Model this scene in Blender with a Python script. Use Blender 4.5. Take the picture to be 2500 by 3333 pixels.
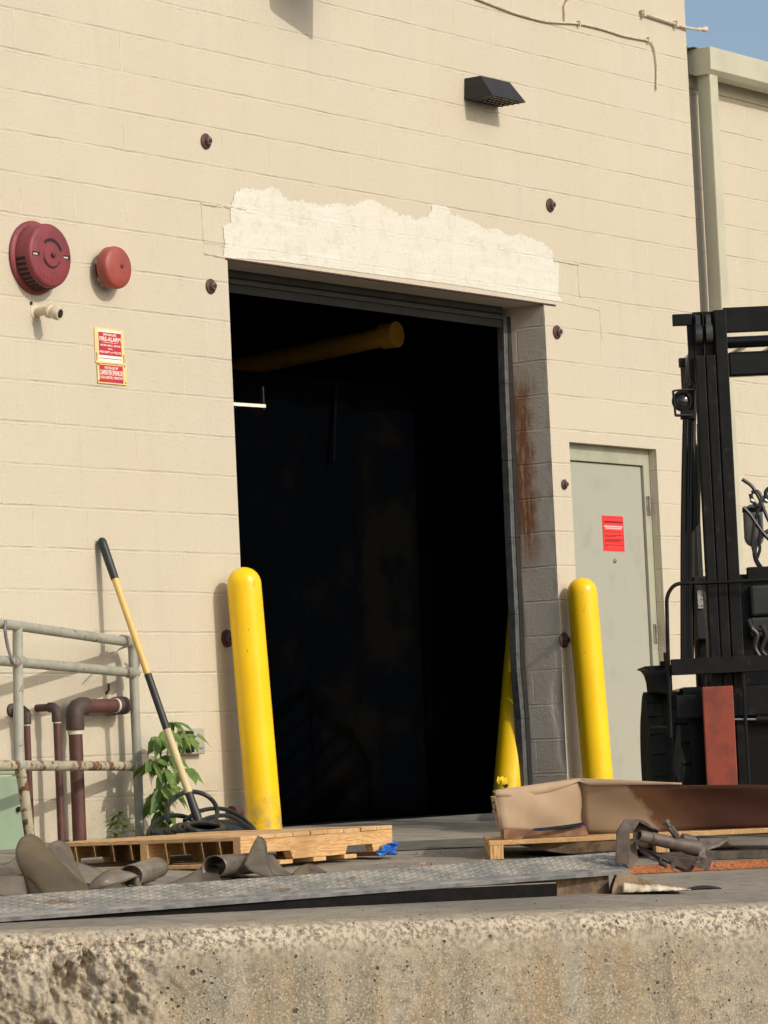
import bpy, math, random
import numpy as np
from mathutils import Vector, Matrix
rad = math.radians
random.seed(7); rng = np.random.default_rng(11)
for o in list(bpy.data.objects): bpy.data.objects.remove(o)
scene = bpy.context.scene
COL = scene.collection
# ------------------------------------------------------------------ camera
FPX, PITCH, ROLL, YAW = 11782.5, .0699248, -.0458817, .955036
CAM = np.array([-13.2781, -11.4727, .29529])
_cy, _sy, _cp, _sp = math.cos(YAW), math.sin(YAW), math.cos(PITCH), math.sin(PITCH)
FW = np.array([_sy*_cp, _cy*_cp, _sp]); _R = np.array([_cy, -_sy, 0.]); _U = np.cross(_R, FW)
RT = math.cos(ROLL)*_R + math.sin(ROLL)*_U
UP = -math.sin(ROLL)*_R + math.cos(ROLL)*_U
cd = bpy.data.cameras.new('camera'); cam = bpy.data.objects.new('camera', cd); COL.objects.link(cam)
cam.matrix_world = Matrix(((RT[0], UP[0], -FW[0], CAM[0]), (RT[1], UP[1], -FW[1], CAM[1]), (RT[2], UP[2], -FW[2], CAM[2]), (0, 0, 0, 1)))
cd.sensor_fit = 'VERTICAL'; cd.sensor_height = 24; cd.lens = FPX/3333*24
cd.clip_start = .1; cd.clip_end = 3000
scene.camera = cam
scene.render.resolution_x = 768; scene.render.resolution_y = 1024
# ------------------------------------------------------------------ light
SUN_EL = rad(30.5)
w = bpy.data.worlds.new('World'); scene.world = w; w.use_nodes = True
nt = w.node_tree; bg = nt.nodes['Background']
sky = nt.nodes.new('ShaderNodeTexSky'); sky.sky_type = 'NISHITA'; sky.sun_disc = False
sky.sun_elevation = SUN_EL; sky.sun_rotation = math.pi + rad(3.); sky.altitude = 100
sky.air_density = 1.0; sky.dust_density = 3.4; sky.ozone_density = 1.0
nt.links.new(sky.outputs[0], bg.inputs[0]); bg.inputs[1].default_value = .14
sl = bpy.data.lights.new('sun', 'SUN'); sl.energy = 2.32; sl.angle = rad(.6); sl.color = (1, .93, .81)
so = bpy.data.objects.new('sun', sl); COL.objects.link(so)
so.rotation_euler = (math.pi/2 - SUN_EL, 0, -rad(3.)); so.location = (0, -20, 15)
scene.view_settings.view_transform = 'Standard'; scene.view_settings.look = 'None'
scene.view_settings.exposure = 0; scene.view_settings.gamma = 1
# ------------------------------------------------------------------ measuring helpers (pixel of the photo -> real point)
SL = .05                                        # the apron falls away from the wall by 5 per cent
def ray(u, v): return FW + RT*(u-1250)/FPX + UP*(1666.5-v)/FPX
def at(u, v, D): return CAM + ray(u, v)*D
def yp(u, v, Y=0.): r = ray(u, v); return CAM + r*((Y-CAM[1])/r[1])
def xp(u, v, X=0.): r = ray(u, v); return CAM + r*((X-CAM[0])/r[0])
def gp(u, v, h=0.):
    r = ray(u, v); t = (SL*CAM[1]+h-CAM[2])/(r[2]-SL*r[1]); return CAM + r*t
def pln(u, v, p, n): r = ray(u, v); n = np.array(n); return CAM + r*(((np.array(p)-CAM)@n)/(r@n))
def gz(y): return SL*y if y < 0 else 0.
def nrm(v): v = np.array(v, float); return v/np.linalg.norm(v)
# ------------------------------------------------------------------ object helpers
def tag(o, label=None, cat=None, group=None, kind=None):
    if label: o['label'] = label
    if cat: o['category'] = cat
    if group: o['group'] = group
    if kind: o['kind'] = kind
    return o
def thing(name, loc, label, cat, group=None):
    o = bpy.data.objects.new(name, None); COL.objects.link(o); o.location = tuple(loc); o.empty_display_size = .1
    return tag(o, label, cat, group)
def wloc(o):
    p = np.zeros(3)
    while o is not None: p = p + np.array(o.location); o = o.parent
    return p
class MB:
    def __init__(s): s.v = []; s.f = []
    def add(s, vs, fs):
        b = len(s.v); s.v += [tuple(map(float, p)) for p in vs]; s.f += [tuple(i+b for i in q) for q in fs]; return s
    def box8(s, p): return s.add(p, [(0,3,2,1),(4,5,6,7),(0,1,5,4),(1,2,6,5),(2,3,7,6),(3,0,4,7)])
    def box(s, a, b):
        x0,y0,z0 = a; x1,y1,z1 = b
        return s.box8([(x0,y0,z0),(x1,y0,z0),(x1,y1,z0),(x0,y1,z0),(x0,y0,z1),(x1,y0,z1),(x1,y1,z1),(x0,y1,z1)])
    def obox(s, o, a, b, c):                       # origin + three edge vectors
        o, a, b, c = map(lambda t: np.array(t, float), (o, a, b, c))
        return s.box8([o, o+a, o+a+b, o+b, o+c, o+a+c, o+a+b+c, o+b+c])
    def beam(s, p, q, w, h, up=(0,0,1)):            # bar with rectangular section
        p, q = np.array(p, float), np.array(q, float); d = nrm(q-p); u = np.array(up, float)
        x = nrm(np.cross(d, u)); u = np.cross(x, d)
        return s.obox(p-x*w/2-u*h/2, x*w, q-p, u*h)
    def prism(s, poly, ext):
        n = len(poly); e = np.array(ext, float); P = [np.array(p, float) for p in poly]
        vs = P + [p+e for p in P]
        return s.add(vs, [tuple(range(n))[::-1], tuple(range(n, 2*n))] + [(i, (i+1) % n, n+(i+1) % n, n+i) for i in range(n)])
    def tube(s, pts, r, n=12, cap=True, sq=1.0):
        P = [np.array(p, float) for p in pts]; m = len(P)
        rr = r if hasattr(r, '__len__') else [r]*m
        T = [nrm(P[min(i+1, m-1)]-P[max(i-1, 0)]) for i in range(m)]
        a = np.array([0,0,1.]) if abs(T[0][2]) < .9 else np.array([1.,0,0])
        x = nrm(np.cross(T[0], a)); b = len(s.v)
        for i in range(m):
            x = nrm(x - T[i]*(x@T[i])); y = np.cross(T[i], x)
            for k in range(n):
                t = 2*math.pi*k/n; s.v.append(tuple(P[i] + x*rr[i]*math.cos(t) + y*rr[i]*sq*math.sin(t)))
        for i in range(m-1):
            for k in range(n):
                k2 = (k+1) % n; s.f.append((b+i*n+k, b+i*n+k2, b+(i+1)*n+k2, b+(i+1)*n+k))
        if cap: s.f.append(tuple(b+k for k in range(n))[::-1]); s.f.append(tuple(b+(m-1)*n+k for k in range(n)))
        return s
    def lathe(s, o, ax, prof, n=40):                # prof: (radius, distance along ax)
        ax = nrm(ax); a = np.array([0,0,1.]) if abs(ax[2]) < .9 else np.array([1.,0,0])
        x = nrm(np.cross(ax, a)); y = np.cross(ax, x); b = len(s.v); o = np.array(o, float); m = len(prof)
        for r, h in prof:
            for k in range(n):
                t = 2*math.pi*k/n; s.v.append(tuple(o + ax*h + (x*math.cos(t)+y*math.sin(t))*max(r, 1e-5)))
        for i in range(m-1):
            for k in range(n):
                k2 = (k+1) % n; s.f.append((b+i*n+k, b+i*n+k2, b+(i+1)*n+k2, b+(i+1)*n+k))
        s.f.append(tuple(b+k for k in range(n))[::-1]); s.f.append(tuple(b+(m-1)*n+k for k in range(n)))
        return s
    def grid(s, G):                                 # G[i][j] points
        b = len(s.v); ni, nj = len(G), len(G[0])
        for r in G: s.v += [tuple(map(float, p)) for p in r]
        for i in range(ni-1):
            for j in range(nj-1): s.f.append((b+i*nj+j, b+(i+1)*nj+j, b+(i+1)*nj+j+1, b+i*nj+j+1))
        return s
    def build(s, name, m, parent=None, smooth=False, bevel=0, solid=0, label=None, seg=2, loc=None):
        off = wloc(parent) if parent is not None else np.array(loc if loc is not None else (0,0,0), float)
        me = bpy.data.meshes.new(name)
        me.from_pydata([tuple(np.array(p)-off) for p in s.v], [], s.f); me.update()
        import bmesh
        bm = bmesh.new(); bm.from_mesh(me); bmesh.ops.recalc_face_normals(bm, faces=bm.faces); bm.to_mesh(me); bm.free()
        me.materials.append(m)
        o = bpy.data.objects.new(name, me); COL.objects.link(o)
        if parent is not None: o.parent = parent
        else: o.location = tuple(off)
        if smooth:
            for p in me.polygons: p.use_smooth = True
            me.set_sharp_from_angle(angle=rad(40))
        if solid:
            md = o.modifiers.new('solid', 'SOLIDIFY'); md.thickness = solid; md.offset = 0
        if bevel:
            md = o.modifiers.new('bevel', 'BEVEL'); md.width = bevel; md.segments = seg; md.limit_method = 'ANGLE'
        if label: o['label'] = label
        return o
def arc(c, a, b, r, t0, t1, n=8):
    c, a, b = map(lambda t: np.array(t, float), (c, a, b))
    return [c + a*r*math.cos(rad(t0+(t1-t0)*i/n)) + b*r*math.sin(rad(t0+(t1-t0)*i/n)) for i in range(n+1)]
def smoothpts(pts, n=6):                            # catmull-rom
    P = [np.array(p, float) for p in pts]; P = [2*P[0]-P[1]] + P + [2*P[-1]-P[-2]]; out = []
    for i in range(1, len(P)-2):
        for k in range(n):
            t = k/n; a, b, c, d = P[i-1:i+3]
            out.append(.5*((2*b)+(-a+c)*t+(2*a-5*b+4*c-d)*t*t+(-a+3*b-3*c+d)*t**3))
    out.append(P[-2]); return out
# ------------------------------------------------------------------ material helpers
class NT:
    def __init__(s, name):
        s.m = bpy.data.materials.new(name); s.m.use_nodes = True; s.t = s.m.node_tree; s.b = s.t.nodes['Principled BSDF']
    def n(s, ty, **kw):
        x = s.t.nodes.new(ty)
        for k, v in kw.items(): setattr(x, k, v)
        return x
    def l(s, a, b): s.t.links.new(a, b)
    def put(s, sock, v):
        if hasattr(v, 'is_output') or hasattr(v, 'links'): s.l(v, sock)
        else: sock.default_value = v
    def math(s, op, a, b=0., c=0., clamp=False):
        x = s.n('ShaderNodeMath', operation=op, use_clamp=clamp)
        s.put(x.inputs[0], a); s.put(x.inputs[1], b); s.put(x.inputs[2], c); return x.outputs[0]
    def pos(s): return s.n('ShaderNodeNewGeometry').outputs['Position']
    def obj(s): return s.n('ShaderNodeTexCoord').outputs['Object']
    def mapv(s, vec, scale=(1,1,1), loc=(0,0,0), rot=(0,0,0)):
        x = s.n('ShaderNodeMapping'); s.l(vec, x.inputs[0]); x.inputs['Scale'].default_value = scale
        x.inputs['Location'].default_value = loc; x.inputs['Rotation'].default_value = rot; return x.outputs[0]
    def noise(s, vec, scale, detail=4, rough=.55, dist=0.):
        x = s.n('ShaderNodeTexNoise'); s.l(vec, x.inputs['Vector']); x.inputs['Scale'].default_value = scale
        x.inputs['Detail'].default_value = detail; x.inputs['Roughness'].default_value = rough; x.inputs['Distortion'].default_value = dist
        return x.outputs[0]
    def vor(s, vec, scale, feature='F1', rnd=1.):
        x = s.n('ShaderNodeTexVoronoi', feature=feature); s.l(vec, x.inputs['Vector']); x.inputs['Scale'].default_value = scale
        x.inputs['Randomness'].default_value = rnd; return x.outputs['Distance']
    def ramp(s, f, a, b, lo=0., hi=1.):
        x = s.n('ShaderNodeMapRange', interpolation_type='SMOOTHSTEP'); s.put(x.inputs[0], f)
        x.inputs[1].default_value = a; x.inputs[2].default_value = b; x.inputs[3].default_value = lo; x.inputs[4].default_value = hi
        return x.outputs[0]
    def mix(s, f, a, b):
        x = s.n('ShaderNodeMix', data_type='RGBA'); s.put(x.inputs[0], f)
        for i, c in ((6, a), (7, b)):
            if isinstance(c, tuple): x.inputs[i].default_value = (*c[:3], 1)
            else: s.l(c, x.inputs[i])
        return x.outputs[2]
    def bump(s, h, strength=.5, dist=.002, prev=None):
        x = s.n('ShaderNodeBump'); x.inputs['Strength'].default_value = strength; x.inputs['Distance'].default_value = dist
        s.l(h, x.inputs['Height'])
        if prev is not None: s.l(prev, x.inputs['Normal'])
        return x.outputs[0]
    def out(s, col=None, rough=None, metal=None, nor=None, spec=None):
        if col is not None: s.put(s.b.inputs['Base Color'], (*col, 1) if isinstance(col, tuple) else col)
        if rough is not None: s.put(s.b.inputs['Roughness'], rough)
        if metal is not None: s.put(s.b.inputs['Metallic'], metal)
        if nor is not None: s.l(nor, s.b.inputs['Normal'])
        if spec is not None: s.put(s.b.inputs['Specular IOR Level'], spec)
        return s.m
def simple(name, c, c2=None, rough=.5, metal=0., sc=6., bump=.0, bsc=80., lo=.4, hi=.65, spec=None, rust=None, rlo=.6, rhi=.68, rsc=9., dist=.002):
    t = NT(name); o = t.obj(); col = c
    if c2: col = t.mix(t.ramp(t.noise(o, sc, 5, .6), lo, hi), c, c2)
    r = rough
    if rust:
        f = t.ramp(t.noise(o, rsc, 8, .65), rlo, rhi); f2 = t.noise(o, rsc*4, 4)
        col = t.mix(f, col, t.mix(f2, rust, tuple(x*.45 for x in rust))); r = t.math('MAXIMUM', f, rough)
    nr = t.bump(t.noise(o, bsc, 4), bump, dist) if bump else None
    return t.out(col, r, metal, nr, spec)

CREAM = (.550, .500, .396)
def wall_mat(name, base, hoff=0., along='x+y', white=False, rust=None, dirt=0., k=1.0):
    t = NT(name); p = t.pos(); sep = t.n('ShaderNodeSeparateXYZ'); t.l(p, sep.inputs[0])
    X, Y, Z = sep.outputs
    uu = t.math('ADD', X, Y) if along == 'x+y' else X
    wob = t.math('MULTIPLY', t.math('SUBTRACT', t.noise(p, 3.2, 3), .5), .012)
    zz = t.math('ADD', t.math('ADD', Z, wob), 10*.2032+hoff)
    zi = t.math('DIVIDE', zz, .2032); fz = t.math('FRACT', zi); row = t.math('FLOOR', zi)
    dz = t.math('MULTIPLY', t.math('SUBTRACT', .5, t.math('ABSOLUTE', t.math('SUBTRACT', fz, .5))), .2032)
    wob2 = t.math('MULTIPLY', t.math('SUBTRACT', t.noise(p, 7., 3), .5), .012)
    xs = t.math('DIVIDE', t.math('ADD', t.math('ADD', uu, wob2), 20*.4064), .4064)
    xs = t.math('ADD', xs, t.math('MULTIPLY', t.math('MODULO', t.math('ADD', row, 1.), 2.), .5))
    fx = t.math('FRACT', xs); xi = t.math('FLOOR', t.math('ADD', xs, .5))
    dx = t.math('MULTIPLY', t.math('SUBTRACT', .5, t.math('ABSOLUTE', t.math('SUBTRACT', fx, .5))), .4064)
    cb = t.n('ShaderNodeCombineXYZ'); t.l(xi, cb.inputs[0]); t.l(row, cb.inputs[1])
    wn = t.n('ShaderNodeTexWhiteNoise', noise_dimensions='2D'); t.l(cb.outputs[0], wn.inputs['Vector'])
    cb2 = t.n('ShaderNodeCombineXYZ'); t.l(t.math('MULTIPLY', uu, 2.2), cb2.inputs[0]); t.l(row, cb2.inputs[1])
    hv = t.ramp(t.noise(cb2.outputs[0], 1.6, 3), .32, .66, .12, .95)
    gw = t.ramp(t.noise(p, 40, 2), .3, .7, .006, .010)
    gh = t.math('MULTIPLY', t.math('SUBTRACT', 1., t.math('DIVIDE', dz, gw, clamp=True)), hv)
    vv = t.ramp(wn.outputs[0], .05, 1., .12, .85)
    gv = t.math('MULTIPLY', t.math('SUBTRACT', 1., t.math('DIVIDE', dx, .006, clamp=True)), vv)
    gvl = t.ramp(t.noise(p, 14, 3), .35, .6, .35, 1.)
    gv = t.math('MULTIPLY', gv, gvl)
    g = t.math('MAXIMUM', gh, gv)
    # built-up paint ridge beside the joint
    rid = t.math('MULTIPLY', t.math('SUBTRACT', 1., t.math('DIVIDE', t.math('ABSOLUTE', t.math('SUBTRACT', dz, .010)), .006, clamp=True)), .25)
    rid = t.math('MULTIPLY', rid, t.ramp(t.noise(p, 11, 3), .45, .65)); rid = t.math('MULTIPLY', rid, 1.6)
    fine = t.noise(p, 72, 3, .65); med = t.noise(p, 26, 4, .6)
    peb = t.math('MULTIPLY', t.math('SUBTRACT', 1., t.vor(p, 240)), .12)
    pit = t.ramp(t.vor(t.mapv(p, (1, 1, 1)), 11.), .0, .035, -.9, 0.)
    h = t.math('MULTIPLY', g, -1.0*k)
    h = t.math('ADD', h, rid)
    h = t.math('ADD', h, t.math('MULTIPLY', fine, .62))
    h = t.math('ADD', h, t.math('MULTIPLY', med, .45)); h = t.math('ADD', h, peb); h = t.math('ADD', h, pit)
    tone = t.noise(p, 1.1, 4, .6)
    c = t.mix(t.ramp(tone, .35, .68), base, tuple(x*y for x, y in zip(base, (.955, .95, .93))))
    c = t.mix(t.ramp(wn.outputs[0], 0, 1, 0, .35), c, tuple(x*.94 for x in base))
    # bright and dark specks of the rolled paint
    c = t.mix(t.ramp(t.noise(p, 170, 2), .55, .75, 0., .22), c, tuple(min(1, x*1.13) for x in base))
    c = t.mix(t.ramp(t.noise(p, 120, 2), .60, .75, 0., .20), c, tuple(x*.72 for x in base))
    if not white:
        c = t.mix(t.math('MULTIPLY', t.ramp(g, .5, 1.), .10), c, tuple(x*.62 for x in base)); c = t.mix(t.math('MULTIPLY', t.math('MULTIPLY', gv, t.ramp(t.noise(p, 9, 3), .4, .6)), .8), c, (.80, .72, .57))
        spots = t.math('MULTIPLY', t.ramp(t.vor(p, 3.1), .018, .008), .55); c = t.mix(spots, c, (.20, .15, .10))
    else:
        blot = t.ramp(t.noise(p, 9, 6, .7), .50, .66); c = t.mix(blot, c, (.585, .555, .465))
        blot2 = t.ramp(t.noise(t.mapv(p, (1, 1, 2.5), rot=(0, rad(20), 0)), 34, 5, .75), .55, .66, 0, .75); c = t.mix(blot2, c, (.47, .44, .36)); c = t.mix(t.ramp(t.noise(t.mapv(p, (.5, 1, 4)), 5, 5, .7), .52, .66, 0, .5), c, (.72, .71, .66))
    stk = t.ramp(t.noise(t.mapv(p, (1, 1, .10)), 9, 5, .6), .52, .75, 0, .16); c = t.mix(stk, c, tuple(x*.66 for x in base))
    c = t.mix(t.ramp(t.noise(p, .7, 3), .45, .65, 0, .35), c, tuple(x*y for x, y in zip(base, (1.0, .965, .93))))
    # dirt washed up at the foot of the wall
    foot = t.math('MULTIPLY', t.ramp(Z, .5, -.02), t.ramp(t.noise(p, 5, 5), .3, .75)); c = t.mix(t.math('MULTIPLY', foot, .42), c, (.28, .235, .17))
    if rust:
        y0, z0, z1 = rust
        m = t.math('MULTIPLY', t.ramp(Z, z0, z0+.35), t.ramp(Z, z1, z1-.35))
        edge = t.math('ADD', Y, t.math('MULTIPLY', t.math('SUBTRACT', t.noise(p, 7, 5), .5), .16))
        m = t.math('MULTIPLY', m, t.ramp(edge, y0-.06, y0+.03))
        m = t.math('MULTIPLY', m, t.ramp(t.noise(t.mapv(p, (1, 6, 1)), 6, 6, .7), .25, .55))
        rc = t.mix(t.noise(p, 30, 5), (.46, .17, .035), (.20, .065, .022))
        c = t.mix(t.math('MULTIPLY', m, .95), c, rc)
    if dirt:
        c = t.mix(t.math('MULTIPLY', t.ramp(t.noise(p, 6, 6, .65), .35, .7), dirt), c, (.19, .16, .12))
    nr = t.bump(h, .85, .0046)
    return t.out(c, t.ramp(fine, .3, .7, .5, .72), 0, nr)
M = {}
M['wall'] = wall_mat('cream_block_paint', CREAM)
M['wallr'] = wall_mat('cream_block_paint_annex', (.55, .50, .39), hoff=-.02, along='x')
M['jamb'] = wall_mat('lightened_jamb_paint', (.70, .63, .52), along='x+y', rust=(.145, 1.30, 2.72), dirt=.08)  # wall paint lightened to stand in for light bounced onto the jamb
M['white'] = wall_mat('whitewash', (.66, .645, .575), white=True, k=.30)
def holes_concrete(name, base, hole=True):
    t = NT(name); p = t.pos()
    att = t.n('ShaderNodeAttribute', attribute_name='rough'); rf = att.outputs['Fac']
    a = t.noise(p, 2.2, 5, .6); b = t.noise(p, 26, 6, .7); d = t.noise(p, 120, 3, .65)
    c = t.mix(t.ramp(a, .35, .65), base, tuple(x*y for x, y in zip(base, (1.08, .98, .82))))
    c = t.mix(t.ramp(t.noise(t.mapv(p, (1, 1, .18)), 7, 4), .44, .64, 0, .85), c, (.31, .225, .125)); c = t.mix(t.ramp(t.noise(t.mapv(p, (1, 1, .08)), 8, 5), .50, .64, 0, .65), c, (.215, .195, .15))
    c = t.mix(t.ramp(b, .42, .66, 0, .75), c, tuple(x*.50 for x in base))
    c = t.mix(t.ramp(d, .48, .66, 0, .70), c, tuple(min(.8, x*1.5) for x in base)); c = t.mix(t.ramp(t.noise(p, 210, 2), .55, .7, 0, .6), c, tuple(x*.4 for x in base))
    pale = t.mix(t.ramp(t.noise(p, 60, 4, .7), .42, .62), (.60, .52, .40), (.19, .16, .125))
    c = t.mix(rf, c, pale)
    h = t.math('ADD', t.math('MULTIPLY', b, .9), t.math('MULTIPLY', d, .5))
    h = t.math('ADD', h, t.math('MULTIPLY', t.math('MULTIPLY', t.noise(p, 55, 5, .75), rf), .9))
    if hole:
        dn = t.mapv(p, (1, 1, 1)); wv = t.math('MULTIPLY', t.math('SUBTRACT', t.noise(p, 60, 3), .5), .30)
        for sc, r in ((13, .12), (27, .18), (60, .21)):
            v = t.math('ADD', t.vor(dn, sc), wv); hm = t.ramp(v, r, r*.6)
            sel = t.ramp(t.noise(p, sc*.3, 2), .53, .60); hm = t.math('MULTIPLY', hm, sel)
            h = t.math('SUBTRACT', h, t.math('MULTIPLY', hm, 2.2)); c = t.mix(t.math('MULTIPLY', hm, .8), c, (.06, .047, .034))
    return t.out(c, .92, 0, t.bump(h, 1., .006), .2)
M['conc_face'] = holes_concrete('old_concrete_face', (.355, .318, .250))
def slab_mat():
    t = NT('worn_apron_concrete'); p = t.pos(); a = t.noise(p, 1.3, 6, .65); b = t.noise(p, 12, 6, .7); d = t.noise(p, 150, 3, .7)
    st = t.noise(t.mapv(p, (1.2, 1.2, 1), rot=(0, 0, rad(50))), 3., 6, .6, .5)
    sc = t.noise(t.mapv(p, (1, 9, 1), rot=(0, 0, rad(-45))), 4, 6, .7)
    c = t.mix(t.ramp(a, .35, .65), (.30, .265, .21), (.205, .187, .155))
    c = t.mix(t.ramp(b, .45, .7, 0, .6), c, (.105, .095, .08)); c = t.mix(t.ramp(d, .52, .7, 0, .5), c, (.40, .35, .27))
    c = t.mix(t.ramp(sc, .54, .66, 0, .5), c, (.085, .078, .068)); c = t.mix(t.ramp(st, .58, .7, 0, .45), c, (.30, .26, .195))
    h = t.math('ADD', t.math('MULTIPLY', b, .8), t.math('MULTIPLY', d, .35)); h = t.math('ADD', h, t.math('MULTIPLY', sc, .6))
    return t.out(c, .85, 0, t.bump(h, .8, .004), .3)
M['slab'] = slab_mat()
M['slab_dark'] = simple('asphalt_strip', (.11, .105, .09), (.065, .062, .055), .9, sc=8, bump=.6, bsc=90)
M['threshold'] = simple('threshold_concrete', (.30, .27, .21), (.20, .18, .145), .85, sc=4, bump=.5, bsc=90)
M['yard'] = simple('yard_asphalt', (.09, .085, .075), (.05, .048, .045), .9, sc=1.5, bump=.5, bsc=60)
def yellow():
    t = NT('yellow_plastic_cover'); p = t.obj()
    c = t.mix(t.ramp(t.noise(p, 3, 4), .3, .7), (.95, .62, .006), (.90, .55, .005))
    sc = t.ramp(t.noise(t.mapv(p, (1, 1, .35)), 30, 6, .7), .645, .675, 0, .7); c = t.mix(sc, c, (.30, .20, .05)); mk = t.ramp(t.noise(t.mapv(p, (3, 3, .5)), 16, 5, .7), .66, .70, 0, .6); c = t.mix(mk, c, (.10, .085, .05)); bs = t.n('ShaderNodeSeparateXYZ'); t.l(p, bs.inputs[0]); gr = t.math('MULTIPLY', t.ramp(bs.outputs[2], .30, .0), t.ramp(t.noise(p, 12, 6), .35, .65, .1, .9)); c = t.mix(gr, c, (.42, .30, .09))
    pk = t.ramp(t.noise(t.mapv(p, (1, 1, .5)), 9, 4), .66, .69, 0, .55); c = t.mix(pk, c, (.62, .42, .30))
    return t.out(c, .33, 0, t.bump(t.noise(p, 30, 3), .12, .003), .45)
M['yellow'] = yellow()
M['ypaint_dim'] = simple('ochre_pipe_paint', (.95, .55, .07), (.88, .48, .06), .6)
def wood(name, c1, c2, axis=0, sc=1.):
    t = NT(name); p = t.obj(); s = [26*sc, 26*sc, 26*sc]; s[axis] = 1.6*sc
    q = t.mapv(p, tuple(s)); n = t.noise(q, 1., 6, .6, 1.6)
    wv = t.math('SINE', t.math('MULTIPLY', n, 42.)); f = t.ramp(wv, -.2, 1.)
    c = t.mix(f, c1, c2); c = t.mix(t.ramp(t.noise(p, 3.5, 5), .45, .72, 0, .5), c, tuple(x*.6 for x in c2))
    kn = t.ramp(t.vor(t.mapv(p, tuple(3.2 if i != axis else 1.4 for i in range(3))), 1.6), .10, .05); c = t.mix(t.math('MULTIPLY', kn, .7), c, (.12, .05, .02))
    return t.out(c, .75, 0, t.bump(f, .35, .001), .3)
M['wood_x'] = wood('pine_along_x', (.62, .40, .19), (.47, .265, .105), 0)
M['wood_y'] = wood('pine_along_y', (.62, .41, .21), (.49, .28, .12), 1)
M['wood_end'] = wood('pine_end_grain', (.66, .43, .20), (.42, .22, .08), 2)
M['wood_red'] = wood('weathered_red_plank', (.40, .15, .055), (.13, .04, .018), 0, 2.2)
M['wood_old'] = simple('old_grey_timber', (.22, .15, .09), (.09, .06, .04), .85, sc=14, bump=.8, bsc=60)
M['card'] = simple('brown_cardboard', (.40, .29, .19), (.345, .245, .16), .85, sc=3, bump=.15, bsc=60)
def card_wet():
    t = NT('cardboard_with_wet_stain'); p = t.obj(); sep = t.n('ShaderNodeSeparateXYZ'); t.l(p, sep.inputs[0])
    e = t.math('ADD', t.math('SUBTRACT', t.math('MULTIPLY', sep.outputs[0], .578), t.math('MULTIPLY', sep.outputs[1], .816)), t.math('MULTIPLY', t.math('SUBTRACT', t.noise(p, 9, 6, .6), .5), .20))
    e = t.math('ADD', e, t.math('MULTIPLY', sep.outputs[2], .7))
    m = t.ramp(e, .69, .74); m2 = t.ramp(e, .74, 1.0)
    c = t.mix(t.ramp(t.noise(p, 3, 4), .35, .7), (.39, .28, .18), (.33, .235, .15))
    c = t.mix(m, c, (.15, .072, .038)); c = t.mix(m2, c, (.06, .022, .013))
    return t.out(c, t.ramp(m, 0, 1, .85, .6), 0, t.bump(t.noise(p, 14, 3), .35, .004), .25)
M['card_wet'] = card_wet()
M['black_steel'] = simple('black_mast_paint', (.0035, .004, .0045), (.008, .008, .008), .5, sc=12, bump=.25, bsc=50, spec=.22, rust=(.060, .052, .042), rlo=.56, rhi=.78, rsc=16)
M['black_gloss'] = simple('black_gloss_paint', (.0045, .005, .006), (.008, .008, .008), .25, sc=8, spec=.38)
M['rubber'] = simple('tyre_rubber', (.013, .016, .015), (.022, .024, .021), .85, sc=20, bump=.3, spec=.2)
M['hose'] = simple('black_hose_rubber', (.012, .014, .015), (.02, .02, .02), .42)
M['red_fork'] = simple('red_painted_fork', (.26, .045, .022), (.17, .035, .02), .6, sc=14, bump=.3, bsc=40, rust=(.20, .07, .03), rlo=.55, rhi=.7)
M['chrome'] = simple('bare_steel_rod', (.6, .6, .6), None, .25, 1.)
M['galv'] = simple('door_hinge_steel', (.36, .34, .28), (.22, .2, .16), .45, .6, sc=30)
M['doorpaint'] = simple('sage_grey_door_paint', (.355, .36, .30), (.305, .31, .255), .55, sc=5, bump=.2, bsc=40, lo=.5, hi=.8)
M['frame'] = simple('sage_grey_frame_paint', (.36, .365, .285), (.31, .315, .245), .6, sc=7, bump=.2)
M['trim'] = simple('beige_gutter_paint', (.50, .49, .37), (.45, .435, .33), .45, sc=3)
M['rail'] = simple('grey_green_rail_paint', (.34, .345, .29), (.27, .27, .225), .55, sc=10, bump=.25, bsc=60, rust=(.22, .085, .035), rlo=.60, rhi=.64, rsc=11)
M['rail_rust'] = simple('peeling_rail_paint', (.40, .37, .26), (.27, .25, .19), .65, sc=10, bump=.5, bsc=40, rust=(.20, .09, .045), rlo=.52, rhi=.56, rsc=13)
M['rustpipe'] = simple('oxide_red_pipe', (.105, .040, .032), (.072, .03, .026), .6, sc=12, bump=.35, bsc=70, rust=(.30, .27, .23), rlo=.70, rhi=.74, rsc=24)
M['rustfit'] = simple('dark_iron_fitting', (.065, .042, .034), (.04, .028, .025), .65, sc=16, bump=.5, bsc=70, rust=(.28, .26, .22), rlo=.70, rhi=.76, rsc=30)
M['tape'] = simple('white_thread_tape', (.62, .58, .48), (.5, .46, .38), .7)
M['bell'] = simple('faded_maroon_bell_paint', (.215, .035, .045), (.165, .028, .036), .55, sc=9, bump=.25, bsc=50, rust=(.36, .10, .10), rlo=.64, rhi=.78, rsc=26)
M['gong'] = simple('faded_red_gong_paint', (.33, .065, .05), (.25, .052, .044), .5, sc=7, bump=.2, bsc=50, rust=(.30, .14, .07), rlo=.66, rhi=.78, rsc=18)
M['slot'] = simple('slot_black', (.012, .01, .01), None, .8)
M['slotlight'] = simple('pale_slot_edge', (.55, .45, .40), None, .7)
M['creampipe'] = simple('cream_painted_pipe', (.62, .54, .40), (.5, .43, .31), .5, sc=20, bump=.3)
M['signy'] = simple('aged_yellow_sign_edge', (.80, .62, .27), (.72, .53, .20), .5, sc=9)
M['signr'] = simple('sign_red', (.50, .025, .045), (.42, .02, .04), .45, sc=20)
M['signw'] = simple('sign_white', (.84, .80, .70), None, .5)
M['notice'] = simple('red_paper_notice', (.80, .035, .035), (.72, .03, .03), .7, sc=10)
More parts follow.
